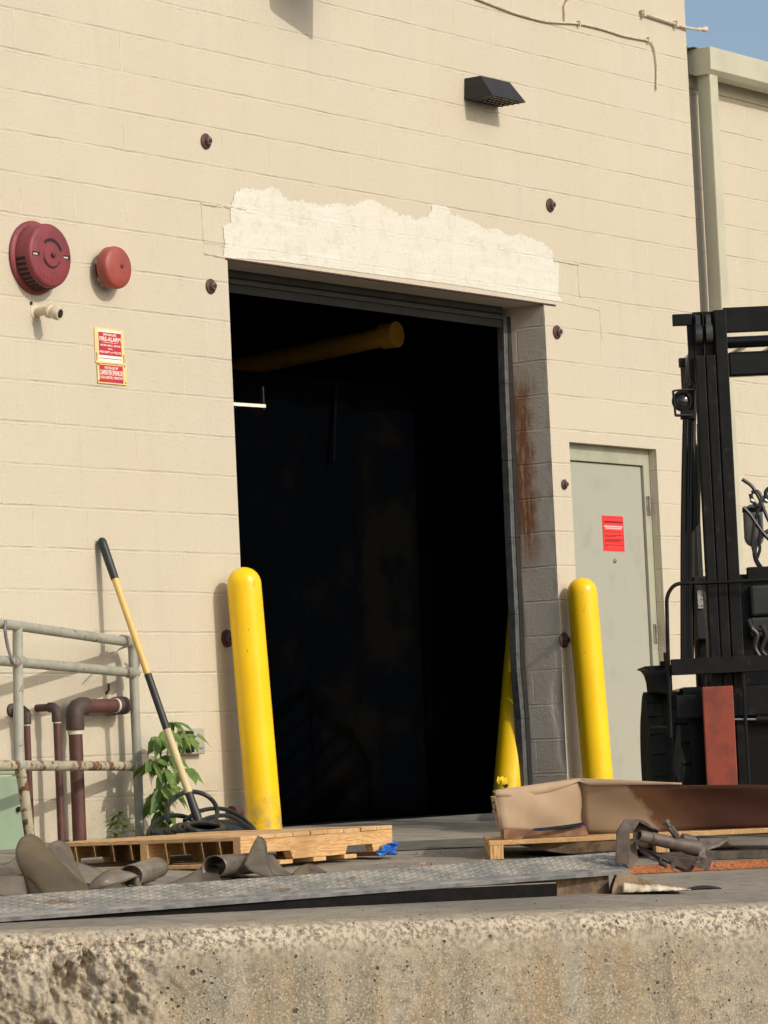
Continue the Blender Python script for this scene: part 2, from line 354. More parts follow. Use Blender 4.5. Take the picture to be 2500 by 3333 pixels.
M['ink'] = simple('dark_ink', (.14, .008, .01), None, .8)
M['pink'] = simple('pale_pink_print', (.86, .42, .42), None, .8)
M['lamp'] = simple('bronze_lamp_housing', (.020, .019, .021), (.028, .026, .027), .5, sc=10, spec=.35, rust=(.45, .4, .33), rlo=.76, rhi=.78, rsc=40)
M['lens'] = simple('prismatic_lens', (.40, .37, .28), (.10, .09, .07), .3, sc=70, lo=.45, hi=.55)
M['boltm'] = simple('rusty_anchor_washer', (.075, .028, .024), (.045, .02, .018), .6, sc=40, bump=.4)
M['boltn'] = simple('worn_nut_steel', (.20, .16, .15), (.10, .07, .06), .5, .4, sc=60)
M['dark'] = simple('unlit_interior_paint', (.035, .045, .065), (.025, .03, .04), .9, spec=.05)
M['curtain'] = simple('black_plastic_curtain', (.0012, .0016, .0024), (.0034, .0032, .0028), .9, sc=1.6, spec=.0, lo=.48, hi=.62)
M['shadefloor'] = simple('shade_black_floor', (.005, .005, .005), (.007, .007, .007), .95, spec=.03)  # hall floor blackened in colour to keep the sunlit doorway dark
M['roller'] = simple('grey_roller_slats', (.040, .038, .035), (.028, .027, .026), .6, sc=6, bump=.2)
M['track'] = simple('door_track_steel', (.14, .145, .14), (.085, .09, .09), .5, .3, sc=20, bump=.3)
M['track_dark'] = simple('rubber_weather_seal', (.012, .012, .014), (.02, .02, .02), .7)
M['plate'] = simple('worn_tread_plate', (.33, .31, .265), (.21, .205, .185), .55, .2, sc=7, bump=.3, bsc=60, lo=.42, hi=.58, rust=(.22, .16, .10), rlo=.56, rhi=.70, rsc=5)
M['plate_edge'] = simple('bare_plate_edge', (.27, .28, .29), (.16, .165, .17), .45, .4, sc=16, bump=.4, bsc=50)
M['rustmetal'] = simple('rusty_brown_iron', (.135, .105, .085), (.06, .048, .045), .6, .15, sc=14, bump=.5, bsc=50, rust=(.15, .055, .035), rlo=.56, rhi=.7, rsc=12)
M['pvc'] = None
def pvc(name, c1, c2, tr):
    t = NT(name); p = t.obj(); c = t.mix(t.ramp(t.noise(p, 5, 6, .65), .35, .66), c1, c2)
    c = t.mix(t.ramp(t.noise(t.mapv(p, (2, 2, 14)), 3, 5), .52, .7, 0, .5), c, tuple(x*.5 for x in c2))
    t.out(c, .36, 0, t.bump(t.noise(p, 30, 4), .2, .003), .5)
    trn = t.n('ShaderNodeBsdfTranslucent'); t.l(c, trn.inputs[0]); mx = t.n('ShaderNodeMixShader'); mx.inputs[0].default_value = tr
    t.l(t.b.outputs[0], mx.inputs[1]); t.l(trn.outputs[0], mx.inputs[2]); t.l(mx.outputs[0], t.t.nodes['Material Output'].inputs[0]); return t.m
M['pvc'] = pvc('grimy_plastic_strip', (.21, .175, .135), (.13, .11, .09), .25)
M['pvc2'] = pvc('amber_plastic_strip', (.17, .12, .065), (.095, .08, .062), .3)
M['pvc3'] = pvc('cloudy_plastic_strip', (.33, .29, .23), (.21, .185, .15), .35)
def leafm(name, c1, c2):
    t = NT(name); p = t.obj(); c = t.mix(t.ramp(t.noise(p, 14, 3), .35, .65), c1, c2)
    t.out(c, .5, 0, None, .3); trn = t.n('ShaderNodeBsdfTranslucent'); t.l(t.mix(.5, c, (.16, .28, .03)), trn.inputs[0])
    mx = t.n('ShaderNodeMixShader'); mx.inputs[0].default_value = .3
    t.l(t.b.outputs[0], mx.inputs[1]); t.l(trn.outputs[0], mx.inputs[2]); t.l(mx.outputs[0], t.t.nodes['Material Output'].inputs[0]); return t.m
M['leaf'] = leafm('mid_green_leaf', (.20, .30, .075), (.10, .18, .045))
M['leaf2'] = leafm('weed_leaf', (.12, .17, .035), (.06, .10, .022))
M['stem'] = simple('green_stem', (.10, .12, .04), None, .6)
M['blackgrip'] = simple('charcoal_handle_paint', (.016, .019, .021), (.026, .028, .028), .5, sc=14)
M['paleyellow'] = simple('faded_yellow_handle_paint', (.68, .47, .15), (.60, .42, .15), .5, sc=9, rust=(.40, .3, .2), rlo=.72, rhi=.76, rsc=30)
M['tipyellow'] = simple('chalky_yellow_handle_paint', (.60, .50, .27), (.5, .43, .25), .6, sc=9)
M['greenbox'] = simple('pale_green_cabinet', (.27, .36, .26), (.23, .31, .225), .5, sc=3, bump=.1)
M['outlet'] = simple('grey_outlet_cover', (.38, .38, .33), (.31, .31, .27), .45, sc=12)
M['blue'] = simple('blue_stretch_wrap', (.012, .08, .42), (.04, .20, .62), .22, sc=40, bump=.8, bsc=70, spec=.6)
M['foil'] = simple('shiny_clear_tape', (.30, .34, .28), (.10, .12, .10), .15, .4, sc=60, bump=1., bsc=90)
M['greyrib'] = simple('grey_plastic_ribbon', (.22, .22, .21), (.13, .13, .13), .4)
M['petal'] = simple('yellow_plastic_petal', (.90, .62, .01), None, .4)
M['litter'] = simple('pink_insulation_crumb', (.50, .33, .27), (.35, .22, .18), .9, sc=60)
M['crumb'] = simple('dark_crumb', (.07, .06, .05), (.16, .14, .11), .9, sc=30)
M['birch'] = simple('peeling_white_bark', (.66, .60, .48), (.5, .42, .3), .8, sc=14, bump=.6, bsc=60)
M['label'] = simple('white_data_label', (.42, .42, .40), (.12, .12, .12), .5, sc=90, lo=.48, hi=.56)
# ------------------------------------------------------------------ setting: yard, apron, concrete edge
MB().add([(-300,-300,-1.3),(300,-300,-1.3),(300,300,-1.3),(-300,300,-1.3)], [(0,1,2,3)]).build('yard_ground', M['yard'])
tag(bpy.data.objects['yard_ground'], kind='structure')
E0, E1 = gp(0, 3040), gp(2500, 2946)
ed = nrm(E1-E0); en = nrm(np.cross(ed, (0, 0, 1))); en = en if en@(CAM-E0) > 0 else -en   # outward, towards the yard
en[2] = 0; en = nrm(en)
inw = -en
def topz(p): return SL*p[1]
def vnoise(P, sc, seed=0):
    Q = P*sc + seed*17.3; I = np.floor(Q).astype(np.int64); F_ = Q-I; F_ = F_*F_*(3-2*F_)
    def h(i, j, k):
        n = (i*374761393 + j*668265263 + k*2147483647 + seed*9176) & 0x7fffffff; n = ((n ^ (n >> 13))*1274126177) & 0x7fffffff
        return ((n ^ (n >> 16)) & 0xffff)/65535.
    r = 0
    for a in (0, 1):
        for b in (0, 1):
            for c in (0, 1):
                wgt = (F_[..., 0] if a else 1-F_[..., 0])*(F_[..., 1] if b else 1-F_[..., 1])*(F_[..., 2] if c else 1-F_[..., 2])
                r = r + wgt*h(I[..., 0]+a, I[..., 1]+b, I[..., 2]+c)
    return r
def fbm(P, sc, oc=4, seed=0):
    r = 0; a = .5
    for i in range(oc): r = r + a*vnoise(P, sc*2**i, seed+i); a *= .5
    return r
L_ = 3.9; mid = (E0+E1)/2; SB = .16                    # SB: how far the displaced strip reaches back on the top
def apron():
    # top sheet stops where the displaced edge strip starts
    a = mid - ed*9 + inw*SB; b = mid + ed*9 + inw*SB
    t = (0.-a[1])/(-ed[1]) if abs(ed[1]) > 1e-6 else 0
    left = a + (-ed)*0
    # intersection of the edge line with the wall foot
    k = (0 - mid[1] - inw[1]*SB)/ed[1]; c0 = mid + inw*SB + ed*k
    far = b
    P = [(c0[0], 0.), (a[0], a[1]) if False else None, (far[0], far[1]), (14., far[1]), (14., 0.)]
    P = [p for p in P if p]
    MB().add([(x, y, SL*y) for x, y in P], [tuple(range(len(P)))]).build('loading_apron', M['slab'])
    tag(bpy.data.objects['loading_apron'], kind='structure')
apron()
def edge():
    ns, npf = 760, 150
    s = np.linspace(-L_/2, L_/2, ns)
    R_ = .045; arcL = R_*math.pi/2; tot = SB-R_ + arcL + .62
    q = np.concatenate([np.linspace(0, SB-R_+arcL+.44, npf-12), np.linspace(SB-R_+arcL+.44, tot, 13)[1:]])
    off = np.zeros((len(q), 2)); nn = np.zeros((len(q), 2))
    for i, x in enumerate(q):
        if x < SB-R_: off[i] = (-(SB-x), 0); nn[i] = (0, 1)
        elif x < SB-R_+arcL: t = (x-(SB-R_))/R_; off[i] = (-R_+R_*math.sin(t), -R_+R_*math.cos(t)); nn[i] = (math.sin(t), math.cos(t))
        else: off[i] = (0, -R_-(x-(SB-R_+arcL))); nn[i] = (1, 0)
    S, Q = np.meshgrid(s, q, indexing='ij'); OX = np.broadcast_to(off[:, 0], S.shape); OZ = np.broadcast_to(off[:, 1], S.shape)
    base = mid[None, None, :2] + ed[None, None, :2]*S[..., None] + en[None, None, :2]*OX[..., None]
    Z = SL*(mid[1]+ed[1]*S+en[1]*np.minimum(OX, 0)) + OZ
    P = np.concatenate([base, Z[..., None]], -1)
    N = np.stack([en[0]*nn[:, 0], en[1]*nn[:, 0], nn[:, 1]], -1)[None].repeat(ns, 0)
    C = np.stack([S, OX, OZ], -1)
    edge_w = np.exp(-((Q-(SB-R_+arcL*.5))/.06)**2)
    face = np.clip((Q-(SB-R_+arcL*.8))/.05, 0, 1)
    left = np.clip((-.72-S + .5*(fbm(C, 5, 4, 3)-.5))/.24, 0, 1)*np.clip((Q-.10)/.05, 0, 1)     # the broken corner at the left
    lump = fbm(C, 14, 5, 5)-.5; crag = np.abs(fbm(C, 9, 5, 9)-.5)
    disp = edge_w*(-.010 + .026*lump - .018*np.clip(fbm(C, 3, 3, 21)-.45, 0, 1)*3)
    disp += face*(.010*(fbm(C, 10, 5, 31)-.5))
    CV = C*np.array([1.5,1.,.65])
    disp += left*(-.018 + .13*(fbm(CV, 10, 5, 51)-.5) + .05*(fbm(C, 30, 4, 61)-.5) - .07*np.clip(fbm(CV, 11, 5, 91)-.53, 0, .2)/.2)
    for sx, wd, dp in ((-.36, .012, .006), (.14, .008, -.007), (.42, .014, .006), (1.02, .012, .007)):
        disp += face*dp*.55*(.4+fbm(C, 12, 3, 71))*np.exp(-((S-sx-.006*(fbm(C, 9, 3, 81)-.5))/(wd*.7))**2)
    fade = np.clip(Q/.05, 0, 1); disp *= fade
    nn3 = N + .0; P = P + nn3*disp[..., None]
    nat = np.clip(np.exp(-((Q-(SB-R_+arcL*.5+.02))/.075)**2)*1.2*(.45+1.3*(fbm(C, 6, 4, 41)-.3)) + left*.42 + .5*np.clip((S-1.05)/.2, 0, 1)*np.clip(1-(Q-.1)/.35, 0, 1), 0, 1)*fade
    me = bpy.data.meshes.new('concrete_dock_edge'); nq = len(q)
    idx = np.arange(ns*nq).reshape(ns, nq)
    fs = np.stack([idx[:-1, :-1], idx[:-1, 1:], idx[1:, 1:], idx[1:, :-1]], -1).reshape(-1, 4)
    me.from_pydata(P.reshape(-1, 3).tolist(), [], fs.tolist()); me.update()
    at_ = me.attributes.new('rough', 'FLOAT', 'POINT'); at_.data.foreach_set('value', nat.reshape(-1).astype(np.float32))
    for p in me.polygons: p.use_smooth = True
    me.flip_normals() if me.polygons[0].normal.z < 0 else None
    me.materials.append(M['conc_face']); o = bpy.data.objects.new('concrete_dock_edge', me); COL.objects.link(o)
    tag(o, kind='structure')
    mb = MB()                                          # the plain continuation of the face out of frame
    for s0, s1 in ((-9, -L_/2), (L_/2, 9)):
        a = mid+ed*s0; b = mid+ed*s1
        mb.add([(*(a+inw*SB)[:2], topz(a+inw*SB)), (*(b+inw*SB)[:2], topz(b+inw*SB)), (*b[:2], topz(b)-.02), (*a[:2], topz(a)-.02)], [(0,1,2,3)])
        mb.add([(*a[:2], topz(a)-.02), (*b[:2], topz(b)-.02), (*b[:2], -1.3), (*a[:2], -1.3)], [(0,1,2,3)])
    a = mid-ed*L_/2; b = mid+ed*L_/2
    mb.add([(*(a)[:2], topz(a)-.60), (*(b)[:2], topz(b)-.60), (*b[:2], -1.3), (*a[:2], -1.3)], [(0,1,2,3)])
    tag(mb.build('dock_face', M['conc_face']), kind='structure')
edge()
# concrete sill in front of the opening and the darker strip before it
def strip(name, m, quad, h):
    P = [gp(u, v, 0) for u, v in quad]; return tag(MB().add([(p[0], p[1], SL*p[1]+h) for p in P], [(0,1,2,3)]).build(name, m), kind='structure')
strip('pale_sill', M['threshold'], [(700, 2765), (2300, 2700), (2300, 2660), (700, 2706)], .004)
strip('dark_patch', M['slab_dark'], [(700, 2800), (1900, 2742), (1900, 2716), (700, 2765)], .004)
# ------------------------------------------------------------------ warehouse
XL, XR, ZT = 1.625, 4.672, 2.975
DX0, DX1, DZ = 4.874, 5.872, 2.165
WX = 6.503; WTH = .30
bld = thing('warehouse', (3.1, 0, 0), 'cream painted block warehouse wall with a tall dark loading opening', 'building')
def wall():
    mb = MB(); xs = [-9, XL, XR, DX0, DX1, WX]; zs = [-1.3, .0, DZ, ZT, 7.6]
    for i in range(5):
        for j in range(4):
            xc, zc = (xs[i]+xs[i+1])/2, (zs[j]+zs[j+1])/2
            if XL < xc < XR and 0 < zc < ZT: continue
            if DX0 < xc < DX1 and 0 < zc < DZ: continue
            mb.add([(xs[i],0,zs[j]),(xs[i+1],0,zs[j]),(xs[i+1],0,zs[j+1]),(xs[i],0,zs[j+1])], [(0,1,2,3)])
    mb.add([(WX,0,-1.3),(WX,9,-1.3),(WX,9,7.6),(WX,0,7.6)], [(0,1,2,3)])
    mb.add([(-9,0,7.6),(WX,0,7.6),(WX,9,7.6),(-9,9,7.6)], [(0,1,2,3)])
    mb.add([(-9,0,-1.3),(-9,9,-1.3),(-9,9,7.6),(-9,0,7.6)], [(0,1,2,3)])
    mb.build('block_wall', M['wall'], bld)
    r = .055                                          # door recess reveals
    MB().add([(DX0,0,0),(DX0,r,0),(DX0,r,DZ),(DX0,0,DZ),(DX1,0,0),(DX1,r,0),(DX1,r,DZ),(DX1,0,DZ)], [(0,1,2,3),(4,5,6,7),(3,2,6,7)]).build('door_reveal', M['wall'], bld)
    # right jamb with the damaged corner low down
    zz = np.linspace(0, ZT, 90); yy = np.linspace(0, WTH, 16)
    G = []
    for z in zz:
        row = []
        for k, y in enumerate(yy):
            d = 0
            if z < 1.0: d = .035*np.exp(-((y-.0)/.05)**2)*np.exp(-((z-.62)/.11)**2) + .02*np.exp(-(y/.03)**2)*(math.sin(z*23)*.5+.5)*np.exp(-((z-.45)/.35)**2)
            d += .008*np.exp(-((y-WTH)/.03)**2)*(.5+.5*math.sin(z*19))*(z < 1.2)
            row.append((XR+d+.004*(random.random()-.5)*(k in (0,)), y, z))
        G.append(row)
    MB().grid(G).build('opening_jamb', M['jamb'], bld, smooth=True)
    MB().add([(XL,0,0),(XL,WTH,0),(XL,WTH,ZT),(XL,0,ZT)], [(0,1,2,3)]).build('opening_jamb', M['wall'], bld)
    MB().add([(XL,0,ZT),(XR,0,ZT),(XR,WTH,ZT),(XL,WTH,ZT)], [(0,1,2,3)]).build('opening_soffit', M['jamb'], bld)
    MB().box((XL-.02, -.007, ZT-.004), (XR+.12, .01, ZT+.004)).build('lintel_angle', M['boltm'], bld)
wall()
# dark hall behind the opening
def hall():
    x0, x1, y0, y1, z1 = -2, 6.45, WTH, 8.9, 4.4
    mb = MB()
    mb.add([(x0,y1,0),(x1,y1,0),(x1,y1,z1),(x0,y1,z1)], [(0,1,2,3)]); mb.add([(x0,y0,0),(x0,y1,0),(x0,y1,z1),(x0,y0,z1)], [(0,1,2,3)])
    mb.add([(x1,y0,0),(x1,y1,0),(x1,y1,z1),(x1,y0,z1)], [(0,1,2,3)]); mb.add([(x0,y0,z1),(x1,y0,z1),(x1,y1,z1),(x0,y1,z1)], [(0,1,2,3)])
    for a, b, c, d in ((x0, XL, 0, z1), (XR+.04, x1, 0, z1), (XL, XR+.04, ZT, z1)):
        mb.add([(a,y0,c),(b,y0,c),(b,y0,d),(a,y0,d)], [(0,1,2,3)])
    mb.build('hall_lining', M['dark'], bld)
    tag(MB().add([(x0,.012,-.012),(x1,.012,-.012),(x1,y1,-.012),(x0,y1,-.012)], [(0,1,2,3)]).build('hall_floor', M['shadefloor']), kind='structure')
hall()
# rolled-up door: slats under the lintel, bottom bar, right guide
def roller():
    r = thing('roller_door', (3.1, .27, ZT), 'grey roller door drawn up under the lintel of the opening', 'roller door')
    mb = MB(); top, bot = ZT+.3, 2.955
    z = top; k = 0; y0 = .235
    while z > bot:
        prof = [(y0+.012, z), (y0, z-.012), (y0-.006, z-.035), (y0, z-.058), (y0+.012, z-.070)]
        for (ya, za), (yb, zb) in zip(prof, prof[1:]): mb.add([(XL+.01,ya,za),(XR-.10,ya,za),(XR-.10,yb,zb),(XL+.01,yb,zb)], [(0,1,2,3)])
        z -= .070
    mb.build('slat_curtain', M['roller'], r)
    MB().box((XL+.01, y0-.012, z-.028), (XR-.10, y0+.03, z)).build('bottom_bar', M['roller'], r, bevel=.004)
    MB().box((XL+.01, y0+.0, z-.075), (XR-.10, y0+.012, z-.028)).build('rubber_seal', M['track_dark'], r, bevel=.003)
roller()
def guide():
    r = thing('door_guide', (4.6, .25, 0), 'bent dark steel door guide standing against the right jamb', 'door guide')
    px = [(1660, 1040), (1664, 1400), (1672, 1700), (1688, 2000), (1700, 2230), (1712, 2400), (1722, 2570)]
    pts = [yp(u, v, .245) for u, v in [(1646, 1030), (1652, 1250), (1662, 1500), (1672, 1750), (1684, 2000), (1690, 2180), (1704, 2340), (1716, 2600)]]
    mb = MB(); md = MB()
    for a, b in zip(pts, pts[1:]):
        mb.box8([a+(-.022,0,0), a+(.018,0,0), a+(.018,.05,0), a+(-.022,.05,0), b+(-.022,0,0), b+(.018,0,0), b+(.018,.05,0), b+(-.022,.05,0)])
        md.box8([a+(.020,-.004,0), a+(.062,-.004,0), a+(.062,.045,0), a+(.020,.045,0), b+(.020,-.004,0), b+(.062,-.004,0), b+(.062,.045,0), b+(.020,.045,0)])
    mb.build('guide_channel', M['track'], r, bevel=.004); md.build('weather_seal', M['track_dark'], r, bevel=.003)
guide()
# black sheet, inner pipe, white bar
def inside():
    z1 = yp(1100, 1236, .95)[2]
    G = []
    for i in range(100):
        x = XL-.6+4.4*i/99; G.append([(x, .95+.025*math.sin(x*11+.6*math.sin(x*5))+.012*math.sin(z*3+x*7), z*z1) for z in np.linspace(0, 1, 14)])
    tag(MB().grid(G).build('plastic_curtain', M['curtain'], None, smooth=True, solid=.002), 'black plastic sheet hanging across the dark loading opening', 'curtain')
    a = yp(1292, 1088, 1.02); b = xp(748, 1203, a[0]); b = a + (b-a)*1.15
    t = MB().tube([a+(0, .02, 0), b], .062, 20).build('pipe_body', M['ypaint_dim'], None, smooth=True)
    r = thing('overhead_pipe', a, 'dim yellow pipe running overhead inside the dark opening', 'pipe')
    t.parent = r; t.location = tuple(-a)
    MB().tube([a, a+(0, .10, 0)], .080, 20).build('end_cap', M['ypaint_dim'], r, smooth=True)
    a, b = yp(738, 1314, .7), yp(862, 1322, .7)
    r = thing('white_bar', a, 'short white bar hanging just inside the left side of the opening', 'rail')
    MB().beam(a, b, .015, .018).build('bar', M['signw'], r)
    MB().beam(b+(0, .01, -.02), b+(0, .01, .11), .010, .010, up=(0,1,0)).build('bracket', M['track_dark'], r)
    MB().beam(a+(.08, .012, .02), a+(.08, .012, -.02), .012, .02, up=(0,1,0)).build('bracket', M['track_dark'], r)
    a, b = yp(1093, 1255, .9), yp(1085, 1500, .9)
    tag(MB().beam(a, b, .02, .01, up=(0,1,0)).build('light_streak', simple('faint_blue_streak', (.0035, .004, .006), None, .9, spec=0.), None, loc=a), 'faint narrow light streak put as a thin bar on the black sheet in the opening', 'light streak')  # thin bar stands in for the faint light streak on the sheet
inside()
# whitewash above the lintel
def patch():
    px = [(724,838),(732,790),(724,742),(752,728),(748,690),(756,650),(770,622),(800,612),(838,622),(862,618),(884,606),(905,618),(920,640),(948,658),(975,652),(1010,662),(1050,670),(1100,664),(1150,674),(1160,664),(1186,652),(1206,650),(1230,660),(1258,674),(1300,700),(1330,702),(1352,716),(1372,706),(1388,710),(1408,670),(1440,668),(1466,680),(1466,700),(1500,706),(1540,722),(1572,742),(1580,746),(1610,744),(1662,768),(1690,758),(1720,776),(1760,788),(1798,816),(1800,850),(1818,858),(1816,960),(1830,984),(1790,978),(1500,930),(1200,890),(900,850)]
    P = [yp(u, v, 0) for u, v in px]; out = []
    n = len(P)
    for i in range(n):
        a, b = P[i], P[(i+1) % n]; up = i < 44; m = max(1, int(np.linalg.norm(b-a)/.012))
        for k in range(m):
            p = a + (b-a)*k/m
            j = .007 if up else .0015
            out.append((p[0]+random.uniform(-j, j), -.0032, max(p[2]+random.uniform(-j, j*1.4), ZT+.001)))
    MB().add(out, [tuple(range(len(out)))]).build('whitewash_patch', M['white'], bld)
    # plaster ridges around the lintel block ends
    mb = MB()
    def line(pts, r):
        q = [yp(u, v, 0.) for u, v in pts]; q2 = []
        for a, b in zip(q, q[1:]):
            m = max(2, int(np.linalg.norm(b-a)/.02))
            for k in range(m): q2.append(a+(b-a)*k/m+np.array([random.uniform(-.002,.002), 0, random.uniform(-.002,.002)]))
        q2.append(q[-1]); MB().tube(q2, [r*random.uniform(.5, 1.3) for _ in q2], 6).build('mortar_ridge', M['wall'], bld)
    line([(652,662),(700,670),(748,674),(800,684)], .007); line([(655,664),(662,790),(664,826)], .004)
    line([(664,826),(730,838),(830,852)], .006); line([(1800,848),(1840,854),(1884,862)], .007); line([(1880,862),(1885,960),(1890,972)], .004)
    line([(1830,984),(1950,1010)], .003); line([(1950,1000),(1958,1110)], .0035); line([(664,790),(740,800),(794,806),(796,830)], .003)
patch()
# personnel door
def pdoor():
    d = MB().box((DX0+.052, .075, .01), (DX1-.075, .12, DZ-.105)).build('door', M['doorpaint'], bld, bevel=.002)
    MB().box((DX0+.028, .050, .01), (DX0+.056, .058, DZ-.102)).build('door_gap_shade', M['slot'], bld)  # dark strip stands in for the shade at the leaf edge
    f = MB(); f.box((DX0, .056, 0), (DX0+.05, .14, DZ)); f.box((DX1-.07, .056, 0), (DX1, .14, DZ)); f.box((DX0+.05, .056, DZ-.10), (DX1-.07, .14, DZ))
    f.build('door_frame', M['frame'], bld, bevel=.003)
    for v in (1646, 2062):
        p = yp(2112 + (v-1646)*.054, v, .052); g = MB()
        for k in range(5): g.tube([p+(.0, -.006, -.055+k*.023), p+(.0, -.006, -.055+k*.023+.020)], .0075, 10)
        g.box(p+(-.022, -.002, -.058), p+(.022, .006, .058)); g.build('hinge', M['galv'], d)
    p = yp(2000, 1826, .075); MB().lathe(p, (0,-1,0), [(.016,0),(.016,.004),(.012,.009),(.004,.010)], 20).build('lock_cylinder', M['chrome'], d, smooth=True)
    a, b = yp(1962, 1678, .07), yp(2036, 1794, .07)
    x0, x1, z1, z0 = yp(1960,1678,.072)[0], yp(2028,1680,.072)[0], yp(1990,1679,.072)[2], yp(2000,1794,.072)[2]
    r = thing('notice', ((x0+x1)/2, .073, z0), 'red paper notice taped to the grey green personnel door', 'notice')
    MB().box((x0, .0725, z0), (x1, .0745, z1)).build('paper', M['notice'], r)
    W, H = x1-x0, z1-z0; k = MB(); y = .0718
    def ln(m, fx0, fx1, fz, t): m.box((x0+W*fx0, y, z1-H*fz-t/2), (x0+W*fx1, .0724, z1-H*fz+t/2))
    ln(k, .03, .97, .045, .0016); ln(k, .03, .97, .965, .0016)
    for s in (.03, .965): k.box((x0+W*s, y, z0+.006), (x0+W*s+.0016, .0724, z1-.006))
    for fz, e in ((.455, .86), (.55, .97), (.585, .58), (.665, .97), (.70, .92), (.735, .80), (.825, .97), (.855, .2)):
        xx = .08
        while xx < e: w_ = random.uniform(.05, .14); ln(k, xx, min(xx+w_, e), fz, .0042); xx += w_+.012
    xx = .07
    while xx < .93: w_ = random.uniform(.03, .05); ln(k, xx, xx+w_, .175, .011); xx += w_+.007
    k.build('printed_lines', M['ink'], r)
    k = MB(); ln(k, .06, .95, .30, .0085); ln(k, .13, .90, .355, .0085); k.build('pale_lines', M['pink'], r)
pdoor()
# ------------------------------------------------------------------ annex with gutter and downspout
def annex():
    r = thing('annex', (9, .12, 0), 'lower beige annex wall with metal gutter right of the warehouse corner', 'building')
    zt = yp(2260, 150, -.0)[2]
    AY = .06
    MB().add([(WX+.02,AY,-1.3),(16,AY,-1.3),(16,AY,zt-.01),(WX+.02,AY,zt-.01)], [(0,1,2,3)]).build('block_wall', M['wallr'], r)
    MB().add([(WX+.02,AY-.1,zt-.02),(16,AY-.1,zt-.02),(16,8,zt-.02),(WX+.02,8,zt-.02)], [(0,1,2,3)]).build('roof', M['trim'], r)
    g = MB(); gx0 = WX+.06
    gz1 = yp(2300, 148, -.13)[2]; gz0 = gz1-.175
    prof = [(AY, gz1), (-.135, gz1), (-.135, gz1-.145), (-.10, gz0), (-.02, gz0), (AY, gz0+.03)]
    g.prism([(gx0, y, z) for y, z in prof], (9, 0, 0)); g.build('gutter', M['trim'], r, bevel=.004)
    s = MB()                                           # fascia trim
    s.box((gx0, AY-.012, gz0-.06), (16, AY, gz0+.03)); s.build('fascia', M['trim'], r, bevel=.003)
    d = MB(); dx0 = gx0+.035; d.box((dx0, -.105, -1.2), (dx0+.10, -.005, gz0+.01)); d.build('downspout', M['trim'], r, bevel=.008)
    MB().box((WX+.004, .03, -1.3), (WX+.06, AY-.002, zt)).build('corner_gap_shade', M['slot'], r)  # black strip stands in for the shaded gap beside the downspout
annex()
# ------------------------------------------------------------------ wall fixtures
def wallpack(name, L, label, cat='lamp'):
    # underside corners and top corners measured on the photo
    A = yp(1250+345/1.3272, 432/1.3272, 0); Bp = yp(1250+492/1.3272, 467/1.3272, 0)
    zb = A[2]; x0, x1 = A[0], Bp[0]; d = .20; zt = yp(1250+353/1.3272, 340/1.3272, 0)[2]
    r = thing(name, ((x0+x1)/2, 0, zb), label, cat)
    t = .034; ins = .115
    b = [(x0,0,zb),(x1,0,zb),(x1,-d,zb),(x0,-d,zb)]; u = [(x0+t*.4,0,zt),(x1-t,0,zt),(x1-t,-ins,zt),(x0+t*.4,-ins,zt)]
    m = MB(); m.box8([*b, *u]); m.build('housing', M['lamp'], r, bevel=.004)
    MB().box((x0+.03, -d+.02, zb-.006), (x1-.03, -.05, zb+.004)).build('lens', M['lens'], r)
    g = MB()
    for k in range(7): g.box((x0+.035+k*.043, -d+.02, zb-.010), (x0+.039+k*.043, -.05, zb-.005))
    for k in range(4): g.box((x0+.03, -d+.03+k*.038, zb-.0095), (x1-.03, -d+.034+k*.038, zb-.0055))
    g.build('lens_grid', M['slot'], r)
wallpack('wall_lamp', 0, 'dark bronze wall lamp with ribbed lens above the loading opening')
def flood():
    y = -.45; dz = .45*math.tan(SUN_EL)
    px = [(869, -60), (871, 30), (884, 44), (1010, 133), (1012, -60)]
    P = [yp(u, v, 0) for u, v in px]; P = [np.array([p[0], y, p[2]+dz]) for p in P]
    r = thing('floodlight', (P[0][0], 0, P[3][2]), 'dark floodlight high on the wall that casts the angular shadow at the top edge', 'lamp')
    MB().prism(P, (0, .10, 0)).build('housing', M['lamp'], r, bevel=.008)
    c = sum(P)/5; MB().beam((c[0], y+.10, P[0][2]-.05), (c[0], 0, P[0][2]-.05), .04, .04).build('arm', M['lamp'], r)
flood()
